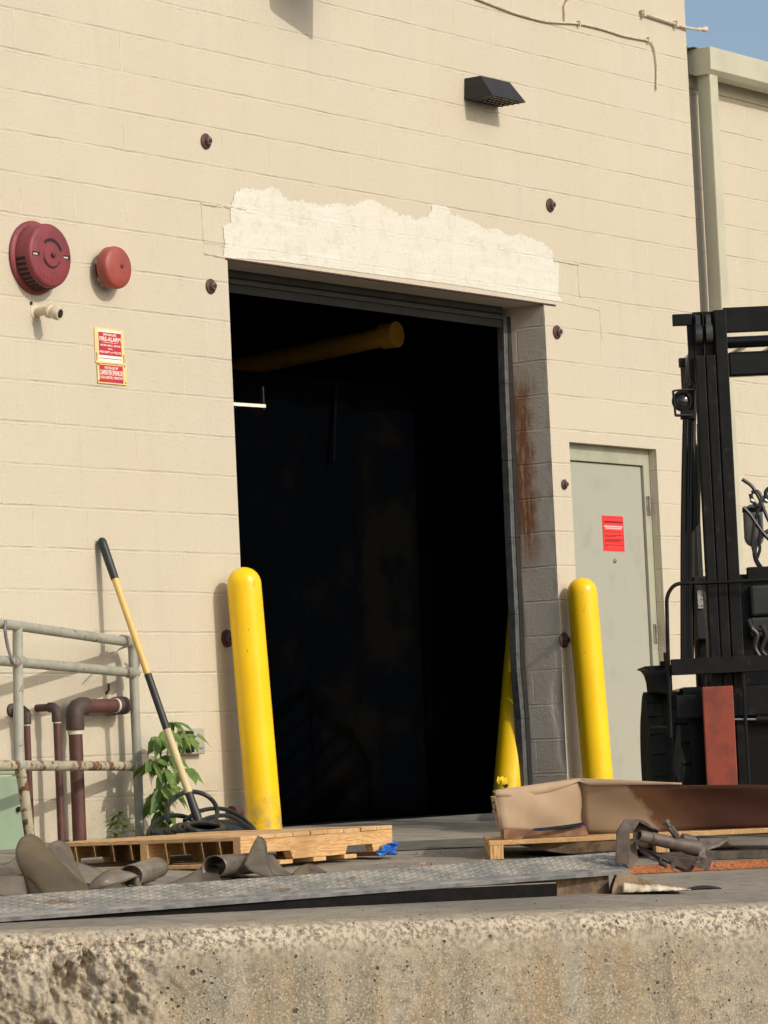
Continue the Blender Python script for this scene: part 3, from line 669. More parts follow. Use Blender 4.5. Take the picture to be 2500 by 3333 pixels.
def bells():
    # large one
    c = yp(224/2.0738, 600+498/2.0738, 0); 
    r = thing('fire_bell', c, 'large maroon slotted fire bell on the wall, left of the red gong', 'alarm bell')
    c = np.array([c[0], 0, c[2]])
    MB().lathe(c, (0,-1,0), [(.180,0),(.182,.012),(.176,.02),(.166,.024)], 64).build('flange', M['bell'], r, smooth=True)
    MB().lathe(c, (0,-1,0), [(.160,.015),(.158,.09),(.156,.104),(.150,.112),(.142,.115),(.10,.118),(.06,.118),(.055,.124),(.02,.126)], 64).build('cover', M['bell'], r, smooth=True)
    m = MB(); mp = MB()
    def arcslot(mb, r0, r1, a0, a1, y):
        n = 12; P = []
        for k in range(n+1): a = rad(a0+(a1-a0)*k/n); P.append((c[0]+math.cos(a)*r1, y, c[2]+math.sin(a)*r1))
        for k in range(n, -1, -1): a = rad(a0+(a1-a0)*k/n); P.append((c[0]+math.cos(a)*r0, y, c[2]+math.sin(a)*r0))
        mb.prism(P, (0, .012, 0))
    arcslot(m, .068, .084, 20, 130, -.1195); arcslot(m, .050, .064, 200, 335, -.1215)
    for sx in (-1, 1):
        xa, xb = c[0]+sx*.088, c[0]+sx*.138; mp = MB()
        m.box((min(xa, xb), -.1195, c[2]-.009), (max(xa, xb), -.10, c[2]+.009)); mp.box((min(xa, xb), -.1205, c[2]-.007), (max(xa, xb)-.018, -.10, c[2]+.001)); mp.build('slot_edge', M['slotlight'], r)
    m.build('slot', M['slot'], r)
    m = MB()
    for k in range(17):                                 # louvre ribs round the lower side
        a = rad(180+8+k*9.6); e = np.array([math.cos(a), 0, math.sin(a)]); tt = np.array([-math.sin(a), 0, math.cos(a)])
        p = c+e*.158; m.obox(p-tt*.008+(0,-.028,0), tt*.016, (0,-.055,0), e*.004)
    m.build('side_slot', M['slot'], r)
    m = MB()
    for k, ch in enumerate(range(9)):                   # worn cast lettering round the lower rim
        a = rad(218+k*13); e = np.array([math.cos(a), 0, math.sin(a)]); p = c+e*.112
        m.obox(p+(-.006,-.1165,-.009), (.004,0,0), (0,-.003,0), (0,0,.018)); m.obox(p+(.001,-.1165,random.choice((-.009,0,.005))), (.007,0,0), (0,-.003,0), (0,0,.004))
    m.build('cast_marks', M['gong'], r)
    MB().lathe(c+(0,-.124,0), (0,-1,0), [(.014,0),(.014,.012),(.008,.015)], 6).build('centre_bolt', M['boltm'], r)
    for a in (38, 142, 218, 322):
        p = c+np.array([math.cos(rad(a)), 0, math.sin(rad(a))])*.170; MB().lathe(p+(0,-.012,0), (0,-1,0), [(.007,0),(.006,.012)], 8).build('mounting_screw', M['boltn'], r)
    # small gong
    q = yp(695/2.0738, 600+575/2.0738, 0); c = np.array([q[0], 0, q[2]])
    r = thing('alarm_gong', c, 'small faded red round gong between the large bell and the opening', 'alarm bell')
    MB().lathe(c, (0,-1,0), [(.060,0),(.062,.03),(.058,.055)], 32).build('base', M['rustfit'], r, smooth=True)
    for sx, sz in ((-.04,-.055), (-.055,.03), (-.02,-.075)): MB().box(c+(sx-.01,-.05,sz-.01), c+(sx+.012,-.0,sz+.012)).build('bracket', M['slotlight'], r)
    MB().lathe(c, (0,-1,0), [(.104,.045),(.107,.05),(.107,.085),(.103,.098),(.094,.106),(.06,.111),(.02,.113),(.003,.113)], 56).build('dome', M['gong'], r, smooth=True)
    MB().lathe(c+(.012,-.112,.004), (0,-1,0), [(.011,0),(.010,.006),(.004,.008)], 8).build('centre_bolt', M['boltm'], r)
bells()
def nozzle():
    w0 = yp(240/2.0738, 600+865/2.0738, 0); c = np.array([w0[0]+.0, 0, w0[2]])
    r = thing('drain_nozzle', c, 'cream painted pipe stub with coupling sticking out below the large bell', 'pipe stub')
    MB().lathe(c, (0,-1,0), [(.040,0),(.038,.004),(.026,.006)], 28).build('escutcheon', M['creampipe'], r, smooth=True)
    MB().tube([c, c+(0,-.085,0)], .021, 20).build('pipe', M['creampipe'], r, smooth=True)
    d = nrm((.12, -.95, -.28)); p = c+np.array((0,-.075,0))
    MB().lathe(p, d, [(.026,0),(.034,.004),(.034,.022),(.029,.026),(.029,.045),(.034,.05),(.034,.072),(.030,.078),(.022,.078),(.020,.03)], 28).build('coupling', M['creampipe'], r, smooth=True)
    MB().lathe(p+d*.0785, d, [(.0215,-.002),(.0215,.0006)], 24).build('bore', M['slot'], r)
    k = MB().obox(c+(-.04,-.004,.035), (.012,0,0), (0,-.004,0), (.0,0,.016)); k.build('flaked_paint', M['slot'], r)
nozzle()
_txt = {}
def text(s, x0, x1, z0, z1, y, m, parent, name='lettering'):
    cu = bpy.data.curves.new('t', 'FONT'); cu.body = s; cu.size = 1; cu.offset = .018
    o = bpy.data.objects.new('t', cu); COL.objects.link(o); dg = bpy.context.evaluated_depsgraph_get(); dg.update()
    me = bpy.data.meshes.new_from_object(o.evaluated_get(dg)); bpy.data.objects.remove(o)
    V = np.array([v.co[:] for v in me.vertices]); a, b = V.min(0), V.max(0)
    me2 = bpy.data.meshes.new(name); off = wloc(parent)
    W = [(x0+(v[0]-a[0])/(b[0]-a[0])*(x1-x0)-off[0], y-off[1], z0+(v[1]-a[1])/(b[1]-a[1])*(z1-z0)-off[2]) for v in V]
    me2.from_pydata(W, [], [tuple(p.vertices) for p in me.polygons]); me2.materials.append(m)
    o = bpy.data.objects.new(name, me2); COL.objects.link(o); o.parent = parent; bpy.data.meshes.remove(me)
    return o
def sign():
    S = 2.0738
    a = yp(632/S, 600+965/S); b = yp(828/S, 600+985/S); c = yp(845/S, 600+1358/S); d = yp(645/S, 600+1340/S)
    x0, x1 = (a[0]+d[0])/2, (b[0]+c[0])/2; z1 = (a[2]+b[2])/2; z0 = (c[2]+d[2])/2; W, H = x1-x0, z1-z0
    r = thing('alarm_sign', ((x0+x1)/2, -.004, z0), 'red and white sprinkler fire alarm sign with yellowed edges on the wall', 'sign')
    zs = z1-H*.635
    MB().box((x0, -.006, zs), (x1, 0, z1)).build('upper_plate', M['signy'], r, bevel=.001)
    MB().box((x0+.01, -.008, z0), (x1+.008, -.002, zs-.004)).build('lower_plate', M['signy'], r, bevel=.001)
    X = lambda f: x0+W*f
    Zf = lambda f: z1-H*f
    MB().box((X(.10), -.0072, Zf(.61)), (X(.90), -.0061, Zf(.035))).build('white_panel', M['signw'], r)
    rp = MB(); rp.box((X(.115), -.0082, Zf(.49)), (X(.89), -.0073, Zf(.075))); rp.build('red_panel', M['signr'], r)
    k = MB(); k.box((X(.12), -.0082, Zf(.552)), (X(.885), -.0073, Zf(.542))); k.box((X(.03), -.0075, Zf(.60)), (X(.045), -.0062, Zf(.45))); k.box((X(.955), -.0075, Zf(.60)), (X(.97), -.0062, Zf(.45)))
    k.build('rust_lines', M['boltm'], r)
    MB().box((X(.10), -.0095, Zf(.975)), (X(.90), -.0082, Zf(.665))).build('red_panel', M['signr'], r)
    y = -.0086
    text('SPRINKLER', X(.27), X(.73), Zf(.135), Zf(.095), y, M['signw'], r)
    text('FIRE-ALARM', X(.15), X(.86), Zf(.235), Zf(.155), y, M['signw'], r)
    text('WHEN BELL RINGS', X(.15), X(.85), Zf(.325), Zf(.292), y, M['signw'], r)
    text('CALL', X(.42), X(.58), Zf(.385), Zf(.352), y, M['signw'], r)
    text('FIRE DEPT or POLICE', X(.13), X(.87), Zf(.450), Zf(.412), y, M['signw'], r)
    k = MB(); k.box((X(.24), -.0090, Zf(.262)), (X(.76), -.0083, Zf(.256))); k.build('rule', M['signw'], r)
    y = -.0099
    text('INSTALLED BY', X(.28), X(.74), Zf(.735), Zf(.69), y, M['signw'], r)
    text('CARPENTER SPRINKLER', X(.11), X(.89), Zf(.845), Zf(.755), y, M['signw'], r)
    text('COLCHESTER, VERMONT', X(.11), X(.89), Zf(.92), Zf(.865), y, M['signw'], r)
    for fx, fz in ((.06, .97), (.97, .965), (.06, .67), (.95, .67)):
        MB().lathe((X(fx)+.003, -.008, Zf(fz)+.002), (0,-1,0), [(.004,0),(.003,.003)], 8).build('screw', M['boltm'], r)
sign()
def bolt(u, v, sc, label):
    p = yp(u, v, 0); r = thing('anchor_bolt', p, label, 'anchor bolt', 'rusty anchor bolts on the block wall')
    c = np.array([p[0], 0, p[2]])
    MB().lathe(c, (0,-1,0), [(.034*sc,0),(.036*sc,.008),(.030*sc,.012),(.018*sc,.013)], 24).build('washer', M['boltm'], r, smooth=True)
    MB().lathe(c+(0,-.012,0), (0,-1,0), [(.018*sc,0),(.018*sc,.018*sc)], 6).build('nut', M['boltn'], r)
    MB().lathe(c+(0,-.012,0), (0,-1,0), [(.009*sc,0),(.009*sc,.023*sc),(.007*sc,.025*sc)], 10).build('stud', M['boltm'], r, smooth=True)
bolt(668, 460, 1.15, 'rusty anchor bolt alone on the wall, above and left of the whitewash')
bolt(684, 932, 1.1, 'rusty anchor bolt beside the upper left corner of the opening')
bolt(1789, 668, 1.15, 'rusty anchor bolt above the right end of the whitewash')
bolt(1811, 1081, 1.15, 'rusty anchor bolt just right of the upper right corner of the opening')
bolt(1835, 1577, .85, 'smallest anchor bolt, between the opening and the top of the personnel door')
bolt(737, 2078, 1.3, 'dark anchor bolt half hidden behind the left yellow bollard')
bolt(1834, 2084, 1.3, 'dark anchor bolt peeping out behind the right yellow bollard')
def cable():
    P = [yp(u, v, -.012) for u, v in [(1545,-8),(1600,14),(1680,44),(1760,66),(1800,72),(1884,77),(1960,94),(2030,116),(2108,132),(2122,142),(2133,175),(2138,225),(2137,292)]]
    r = thing('loose_cable', P[0], 'thin cream cable sagging across the top right of the wall', 'cable')
    MB().tube(smoothpts(P, 5), .0065, 8).build('cable', M['creampipe'], r, smooth=True)
    m = MB()
    for u, v in ((1884, 77), (2110, 131)): p = yp(u, v, -.012); m.box(p+(-.006,-.012,-.018), p+(.006,.012,.018))
    m.build('clip', M['creampipe'], r)
    p = yp(1834, 48, 0)
    r = thing('wall_bracket', p, 'small bent cream bracket on the wall at the very top', 'bracket')
    MB().tube([p+(.0,-.01,-.03), p+(0,-.012,.05), p+(.035,-.03,.10), p+(.03,-.03,.16)], .010, 8).build('arm', M['creampipe'], r, smooth=True)
    MB().box(p+(-.012,-.016,-.045), p+(.02,0,-.01)).build('foot', M['creampipe'], r, bevel=.003)
    a, b = yp(2090, 42, -.02), yp(2236, 90, -.02)
    r = thing('conduit_arm', b, 'thin conduit with a pale funnel tip poking past the wall corner', 'conduit')
    MB().tube([a+(0,0,.02), a, b, b+(.10,-.02,.0)], .009, 8).build('conduit', M['creampipe'], r, smooth=True)
    MB().lathe(b+(.09,-.02,0), (1,-.1,.12), [(.010,0),(.011,.05),(.020,.09),(.018,.10)], 16).build('funnel_tip', M['creampipe'], r, smooth=True)
    m = MB()
    for f in (.03, .75): q = a+(b-a)*f; m.box(q+(-.01,-.015,-.02), q+(.01,.02,.02))
    m.build('clip', M['creampipe'], r)
cable()
def outlet():
    a, b = yp(612, 2372, 0), yp(645, 2455, 0)
    r = thing('outlet_box', ((a[0]+b[0])/2, 0, b[2]), 'grey outdoor outlet box on the wall behind the leafy weed', 'outlet')
    MB().box((a[0]-.09, -.045, b[2]), (b[0]+.005, 0, a[2])).build('box', M['outlet'], r, bevel=.006)
    MB().box((a[0]-.02, -.053, b[2]+.03), (b[0]-.015, -.044, a[2]-.03)).build('cover', M['frame'], r, bevel=.004)
    MB().box((a[0]-.085, -.065, b[2]+.01), (a[0]-.035, -.044, a[2]-.012)).build('flap', M['slot'], r, bevel=.003)
outlet()
# ------------------------------------------------------------------ bollards
def bollard(top, base, label, group='yellow bollards'):
    r_ = .0885; top, base = np.array(top), np.array(base); r = thing('bollard', base, label, 'bollard', group)
    ax = nrm(top-base); L = np.linalg.norm(top-base)
    prof = [(r_*1.015,0),(r_*1.01,.01),(r_,.03)]+[(r_, L*f) for f in (.2,.4,.6,.8)] + [(r_*math.cos(rad(t)), L-r_+r_*math.sin(rad(t))) for t in (0,10,20,30,40,50,60,70,80,88)]
    MB().lathe(base, ax, prof, 48).build('cover', M['yellow'], r, smooth=True)
    g = MB()
    return r
def toground(a, b, Y0):
    d = b-a; k = 1.
    for _ in range(40):
        p = a+d*k; k += .02*(1 if p[2] > gz(p[1]) else 0)
    return a+d*k
a, b = yp(790, 1846, -.14), yp(862, 2690, -.19)
bollard(a, toground(a, b, 0), 'yellow domed bollard left of the opening, beside the leaning bar')
a, b = yp(1891, 1880, -.115), yp(1946, 2532, -.15)
bollard(a, toground(a, b, 0), 'yellow domed bollard between the opening and the personnel door')
b = yp(1659, 2600, .40); a = b + np.array([.06, -.20, 1.32]); b = b-(a-b)*.03
b2 = yp(1648, 2640, .36); a2 = yp(1714, 1850, .36)
b2[2] = 0.
bollard(a2, b2, 'leaning yellow bollard just inside the opening, half hidden by the door guide')
# ------------------------------------------------------------------ handrail, pipes
RP, RN = np.array([.59, -.10, 0]), nrm((math.sin(rad(20)), -math.cos(rad(20)), 0))
def rp(u, v): return pln(u, v, RP, RN)
def railing():
    r = thing('handrail', (.59, -.10, 0), 'grey green pipe handrail with peeling rusty lower rail at the left', 'railing')
    R_ = .0235
    B0 = rp(431, 2092); c = rp(448, 2737); c[0], c[1] = B0[0], B0[1]; c[2] = -.01
    A0 = rp(57, 2040)
    rd = nrm(rp(400, 2082)-rp(57, 2036)); corner = B0
    # post at the end with a rounded elbow into the top rail
    el = [corner - np.array((0,0,1))*.05, corner-np.array((0,0,1))*.03+rd*-.004, corner - rd*.015+(0,0,-.008), corner-rd*.04+(0,0,.0)]
    MB().tube([c, corner+(0,0,-.06)], R_, 20).build('post', M['rail'], r, smooth=True)
    t0 = rp(-900, 1925)
    topA = rp(57, 2037)
    MB().tube([t0]+[topA, corner-rd*.05+(0,0,0), corner-rd*.03+(0,0,-.002), corner-rd*.012+(0,0,-.012), corner+(0,0,-.035), corner+(0,0,-.075)], R_*1.0, 20).build('top_rail', M['rail'], r, smooth=True)
    MB().tube([rp(-900, 2080), rp(0, 2150), rp(436, 2190)], R_, 20).build('middle_rail', M['rail'], r, smooth=True)
    MB().tube([rp(-900, 2492), rp(0, 2492), rp(440, 2493)], R_, 20).build('lower_rail', M['rail_rust'], r, smooth=True, label='pale lower rail with peeling paint and long rust streaks')
    MB().tube([topA, rp(62, 2490)], R_, 20).build('post', M['rail'], r, smooth=True)
    MB().tube(smoothpts([rp(64, 2500), rp(76, 2560), rp(88, 2660), rp(97, 2722), rp(101, 2790)], 4), [R_*1.05]*17, 18).build('post', M['rail_rust'], r, smooth=True, label='bent lower end of the post, mostly bare rust')
    for u, v in ((431, 2190), (440, 2493), (60, 2152), (62, 2490)): MB().tube([rp(u-12, v), rp(u+10, v)], R_*1.13, 18).build('weld_collar', M['rail'], r, smooth=True)
    for u, v in ((398, 2082), (410, 2084)): MB().tube([rp(u, v), rp(u+3, v)], R_*1.06, 18).build('weld_collar', M['rail'], r, smooth=True)
railing()
def ribbon(pts, w, wd, name, m, label, cat, thick=.0015):
    P = smoothpts(pts, 5); w = np.array(w, float); G = [[p-w*wd/2, p+w*wd/2] for p in P]
    return tag(MB().grid(G).build(name, m, None, smooth=True, solid=thick, loc=P[0]), label, cat)
p = rp(400, 2110)
ribbon([rp(425, 2098), rp(408, 2104)+(0,-.01,0), rp(390, 2112), rp(375, 2128), rp(364, 2136)+(0,-.01,0)], (0, -.5, .8), .014, 'clear_tape', M['foil'], 'crinkled clear tape tied to the end of the handrail', 'tape')
ribbon([rp(444, 2125), rp(450, 2140), rp(452, 2160), rp(449, 2176)], (.9, 0, .3), .02, 'tag_strip', M['greyrib'], 'small grey strip hanging behind the end post of the handrail', 'strip')
ribbon([rp(2, 2020)+(0,-.03,0), rp(3, 2060)+(-.01,-.035,0), rp(10, 2110)+(0,-.03,0), rp(20, 2150)+(0,-.035,0), rp(27, 2165)+(0,-.03,0)], (.8, -.4, 0), .018, 'plastic_ribbon', M['greyrib'], 'torn grey plastic ribbon hanging from the top rail at the left edge', 'ribbon')
def elbow(c, a, b, r, R_, n=8): return [np.array(c)+np.array(a)*R_*(1-math.sin(rad(t)))+np.array(b)*R_*(1-math.cos(rad(t))) for t in np.linspace(0, 90, n)]
def pipes():
    up = np.array((0,0,1.))
    def standpipe(u, ve, vwall, d, r_, label, flange=False):
        top = yp(u, ve, -d); foot = np.array([top[0], -d, gz(-d)-.0])
        r = thing('standpipe', foot, label, 'pipe', 'oxide red pipes rising beside the wall')
        MB().tube([foot, top+(0,0,-.03)], r_, 18).build('riser', M['rustpipe'], r, smooth=True)
        R2 = r_*1.6
        MB().tube([top+(0,0,-.055), top+(0,0,-.05), top+(0,0,-.012), top+(0,.006,.004), top+(0,.02,.014), top+(0,.045,.016)], [r_*1.25, r_*1.32, r_*1.32, r_*1.3, r_*1.3, r_*1.32], 18).build('elbow', M['rustfit'], r, smooth=True)
        MB().tube([top+(0,.03,.016), top+(0,d+.02,.016)], r_, 18).build('stub', M['rustpipe'], r, smooth=True)
        if flange: MB().lathe((top[0], 0, top[2]+.016), (0,-1,0), [(r_*2,0),(r_*2,.012),(r_*1.4,.02)], 20).build('wall_flange', M['rustfit'], r, smooth=True)
        MB().tube([top+(0,0,-.062), top+(0,0,-.056)], r_*1.1, 18).build('thread_tape', M['tape'], r, smooth=True)
    standpipe(86, 2320, 0, .095, .0165, 'thin oxide red pipe behind the bent rail post, leftmost of the three', True)
    standpipe(184, 2312, 0, .125, .0185, 'middle oxide red pipe with dark elbow turning into the wall')
    d = .10; r_ = .034
    a = yp(243, 2318, -d); b = yp(408, 2296, -d); zt = (a[2]+b[2])/2+.0
    a = np.array([a[0], -d, b[2]-.0]); foot = np.array([a[0], -d, gz(-d)])
    r = thing('standpipe', foot, 'thickest oxide red pipe with two elbows and white tape, right of the other two', 'pipe', 'oxide red pipes rising beside the wall')
    MB().tube([foot, a+(0,0,-.06)], r_, 24).build('riser', M['rustpipe'], r, smooth=True)
    MB().tube([a+(0,0,-.115), a+(0,0,-.105), a+(0,0,-.045), a+(.006,0,-.022), a+(.022,0,-.006), a+(.045,0,0), a+(.085,0,0), a+(.09,0,0)], [r_*1.25,r_*1.33,r_*1.3,r_*1.3,r_*1.3,r_*1.3,r_*1.33,r_*1.25], 24).build('elbow', M['rustfit'], r, smooth=True)
    MB().tube([a+(0,0,-.135), a+(0,0,-.113)], r_*1.12, 24).build('thread_tape', M['tape'], r, smooth=True)
    e = np.array([b[0], -d, a[2]])
    MB().tube([a+(.08,0,0), e+(-.03,0,0)], r_, 24).build('cross_pipe', M['rustpipe'], r, smooth=True)
    m = MB(); m.tube([a+(.088,0,0), a+(.096,0,0)], r_*1.1, 24); m.tube([e+(-.085,0,0), e+(-.068,0,0)], r_*1.1, 24); m.build('thread_tape', M['tape'], r, smooth=True)
    MB().tube([e+(-.07,0,0), e+(-.06,0,0), e+(-.03,0,0), e+(-.008,.008,0), e+(0,.03,0), e+(0,.07,0), e+(0,.075,0)], [r_*1.2]+[r_*1.32]*5+[r_*1.2], 24).build('elbow', M['rustfit'], r, smooth=True)
    MB().tube([e+(0,.06,0), e+(0,d,0)], r_, 24).build('stub', M['rustpipe'], r, smooth=True)
    p = yp(345, 2258, -.0)
    tag(MB().tube([p, p+(0,-.02,.02), p+(0,-.02,.05)], .006, 8).build('wire_stub', M['rustfit'], None, loc=p), 'tiny bent wire stub on the wall above the thick pipe', 'wire')
pipes()
def cabinet():
    a = yp(58, 2470, -.22); b = yp(58, 2775, -.22)
    r = thing('electrical_cabinet', (a[0]-.4, -.1, b[2]), 'pale green metal cabinet low on the wall behind the handrail', 'cabinet')
    x1 = a[0]+.02; z1 = a[2]-.02; z0 = b[2]+.0
    MB().box((x1-.9, -.24, z0), (x1, -.02, z1-.06)).build('body', M['greenbox'], r, bevel=.006)
    MB().box((x1-.9, -.246, z1-.052), (x1+.006, -.02, z1)).build('lid', M['greenbox'], r, bevel=.006)
    for x in (x1-.86, x1-.06): MB().box((x, -.22, gz(-.2)), (x+.04, -.06, z0)).build('leg', M['rustfit'], r)
    p = yp(59, 2634, -.245); MB().lathe(p, (0,-1,0), [(.012,0),(.012,.014),(.008,.018)], 14).build('latch', M['slot'], r, smooth=True)
cabinet()
# ------------------------------------------------------------------ leaning bar (lies in a plane square to the wall)
def bar():
    X = .475
    pts = [xp(u, v, X) for u, v in [(332, 1762), (352, 1830), (372, 1886), (478, 2196), (546, 2373), (612, 2582), (660, 2712)]]
    t = pts[0].copy(); d = nrm(pts[-1]-pts[0]); foot = pts[-1].copy()
    while foot[2] > gz(foot[1])+.01: foot = foot + d*.005
    L = np.linalg.norm(foot-t); f = lambda p: t + d*np.dot(p-t, d)
    t[1] = min(t[1], -.025)
    r = thing('pry_bar', foot, 'long yellow and black handled bar leaning on the wall left of the bollard', 'tool')
    R_ = .0175
    c1, c2, c3, c4 = f(pts[2]), f(pts[3]), f(pts[4]), f(pts[5])
    MB().tube([t-d*.018, t-d*.012, t, t+d*.03, c1], [.008, .017, .0225, .0225, .0205], 18).build('grip', M['blackgrip'], r, smooth=True)
    MB().tube([c1, c2], R_, 18).build('shaft_yellow', M['paleyellow'], r, smooth=True)
    MB().tube([c2, c3], R_*1.06, 18).build('shaft_band', M['blackgrip'], r, smooth=True)
    MB().tube([c3, c4], R_*1.1, 18).build('shaft_lower', M['tipyellow'], r, smooth=True)
    MB().tube([c4, foot-d*.12, foot], [R_*1.12, R_*1.3, .010], 14).build('tip', M['blackgrip'], r, smooth=True)
bar()
# ------------------------------------------------------------------ hose coil, pump, weeds
def coil():
    c = gp(640, 2770)+np.array((0, 0, 0)); c = np.array([.60, -.62, gz(-.62)])
    def pt(u, v, y=-.55): return yp(u, v, y)
    r = thing('hose_coil', c, 'tangled coil of black hose on the ground under the leaning bar', 'hose')
    loops = MB()
    def ell(u0, v0, ru, rv, y, a0=0, a1=360, tilt=0, n=36):
        P = []
        for k in range(n+1):
            a = rad(a0+(a1-a0)*k/n); du, dv = ru*math.cos(a), rv*math.sin(a)
            P.append(pt(u0+du*math.cos(tilt)-dv*math.sin(tilt), v0-(du*math.sin(tilt)+dv*math.cos(tilt)), y+.10*math.sin(a)))
        return P
    loops.tube(ell(625, 2645, 82, 68, -.5, -30, 210), .0115, 10)
    loops.tube(ell(570, 2712, 82, 58, -.55, 20, 230), .0115, 10)
    loops.tube(smoothpts([pt(600,2672,-.5), pt(650,2640,-.48), pt(720,2632,-.46), pt(780,2655,-.44), pt(815,2690,-.43), pt(830,2715,-.43)], 6), .0105, 10)
    loops.tube(smoothpts([pt(620,2690,-.55), pt(680,2662,-.52), pt(740,2655,-.5), pt(790,2680,-.48), pt(828,2708,-.46)], 6), .011, 10)
    for k in range(15):
        loops.tube(ell(585+k*6+random.uniform(-8,8), 2722-k*2.2+random.uniform(-4,4), 92-k*2.6+random.uniform(-8,8), 16+random.uniform(-3,7), -.55-.02*k, 0, 360, tilt=random.uniform(-.12,.05), n=30), .0115, 8)
    loops.build('hose', M['hose'], r, smooth=True)
    P = gp(700, 2760); b = pt(735, 2690, -.34); b[2] = gz(-.34)
    r = thing('pump_body', b, 'low dark plastic lump behind the hose coil beside the bollard foot', 'equipment')
    h = pt(700, 2662, -.34)[2]; x0, x1 = pt(660, 2700, -.34)[0], pt(818, 2700, -.34)[0]
    m = MB(); m.box8([(x0,-.42,b[2]),(x1,-.42,b[2]),(x1,-.26,b[2]),(x0,-.26,b[2]),(x0+.05,-.38,h-.01),(x1-.05,-.38,h-.02),(x1-.04,-.29,h-.02),(x0+.06,-.29,h)])
    m.build('body', M['blackgrip'], r, bevel=.03, seg=4, smooth=True)
    q = pt(765, 2645, -.3); MB().tube([q+(-.03,0,-.0), q+(.03,0,-.0)], .034, 18).build('rusty_roller', M['boltm'], r, smooth=True)
    MB().tube([q+(0,0,0), q+(0,0,-.12)], .012, 8).build('roller_post', M['rustfit'], r)
coil()
def leaf(mb, p, d, n_, L, W, fold=.25, droop=.35):
    d = nrm(d); n_ = nrm(np.array(n_)-d*np.dot(n_, d)); s = np.cross(d, n_)
    prof = [(0,.05),(.18,.62),(.38,1.),(.55,.86),(.62,.95),(.78,.5),(.9,.2),(1,.02)]
    L_l, C, R_l = [], [], []
    for t, w_ in prof:
        q = p + d*L*t - np.array((0,0,1))*L*droop*t*t
        C.append(q - n_*W*.5*w_*fold); L_l.append(q-s*W*.5*w_); R_l.append(q+s*W*.5*w_)
    for A_, B_ in ((L_l, C), (C, R_l)): mb.grid([[a, b] for a, b in zip(A_, B_)])
def weed():
    base = gp(510, 2766); base = np.array([.30, -.30, gz(-.30)])
    base = yp(545, 2745, -.28); base[2] = gz(-.28)
    r = thing('leafy_weed', base, 'tall leafy weed with drooping green leaves against the wall by the outlet', 'plant')
    st = MB(); lf = MB(); rnd = random.Random(5)
    def P(u, v, y=-.25): return yp(u, v, y)
    stems = [[base, P(543,2640), P(540,2520), P(548,2430), P(555,2360)], [base+(.01,0,0), P(552,2600,-.3), P(575,2500,-.3), P(590,2440,-.3)]]
    for s_ in stems: st.tube(smoothpts(s_, 5), .005, 7)
    # clusters (pixel position of the petiole joint) and number of leaflets
    for (u, v, n, y) in [(565,2352,6,-.22),(545,2385,6,-.28),(595,2380,3,-.22),(520,2400,5,-.30),(622,2398,3,-.18),(555,2462,5,-.30),(500,2478,5,-.30),(545,2505,4,-.33),(480,2490,4,-.22),(612,2502,3,-.16),(560,2555,5,-.30),(530,2562,4,-.34),(585,2562,3,-.24),(515,2590,5,-.30),(500,2610,4,-.26),(535,2640,5,-.30),(520,2672,4,-.26),(640,2396,2,-.15)]:
        c = P(u, v, y); near = P(545+(v-2500)*.02, v+22, -.26); st.tube([near, c], .0028, 6)
        a0 = rnd.uniform(0, 360)
        for k in range(n):
            a = rad(a0+k*360/n+rnd.uniform(-25, 25)); el_ = rnd.uniform(-.9, .12)
            d = np.array([math.cos(a), math.sin(a)*.9, el_])
            leaf(lf, c, d, (rnd.uniform(-.3,.3), -.75, .65), rnd.uniform(.075, .115), rnd.uniform(.046, .068), .25, rnd.uniform(.35, .85))
    st.build('stem', M['stem'], r, smooth=True); lf.build('foliage', M['leaf'], r, smooth=True)
    b = yp(378, 2752, -.42); b[2] = gz(-.42)
    r = thing('small_weed', b, 'small bright green weed sprouting behind the left pallet', 'plant')
    st = MB(); lf = MB(); top = P(386, 2650, -.42)
    st.tube(smoothpts([b, P(379,2725,-.42), P(384,2690,-.42), top], 4), .004, 7)
    for (u, v, n, L) in [(386,2652,6,.075),(392,2672,5,.085),(382,2688,4,.10),(400,2695,4,.09),(380,2712,3,.085),(415,2706,3,.07),(372,2730,3,.06)]:
        c = P(u, v, -.42)
        for k in range(n):
            a = rad(rnd.uniform(0, 360)); leaf(lf, c, (math.cos(a), math.sin(a), rnd.uniform(-.1, .8)), (0, -.3, .9), L*rnd.uniform(.7, 1.1), L*.30, .3, rnd.uniform(.2, .7))
    c = P(378, 2682, -.42)
    leaf(lf, c, nrm(P(320, 2668, -.42)-c)+(0,0,.35), (0,-.4,.9), .11, .025, .3, .4); leaf(lf, P(372,2738,-.42), (-.9,0,.25), (0,-.4,.9), .095, .02, .2, .1)
    st.build('stem', M['stem'], r, smooth=True); lf.build('foliage', M['leaf2'], r, smooth=True)
weed()
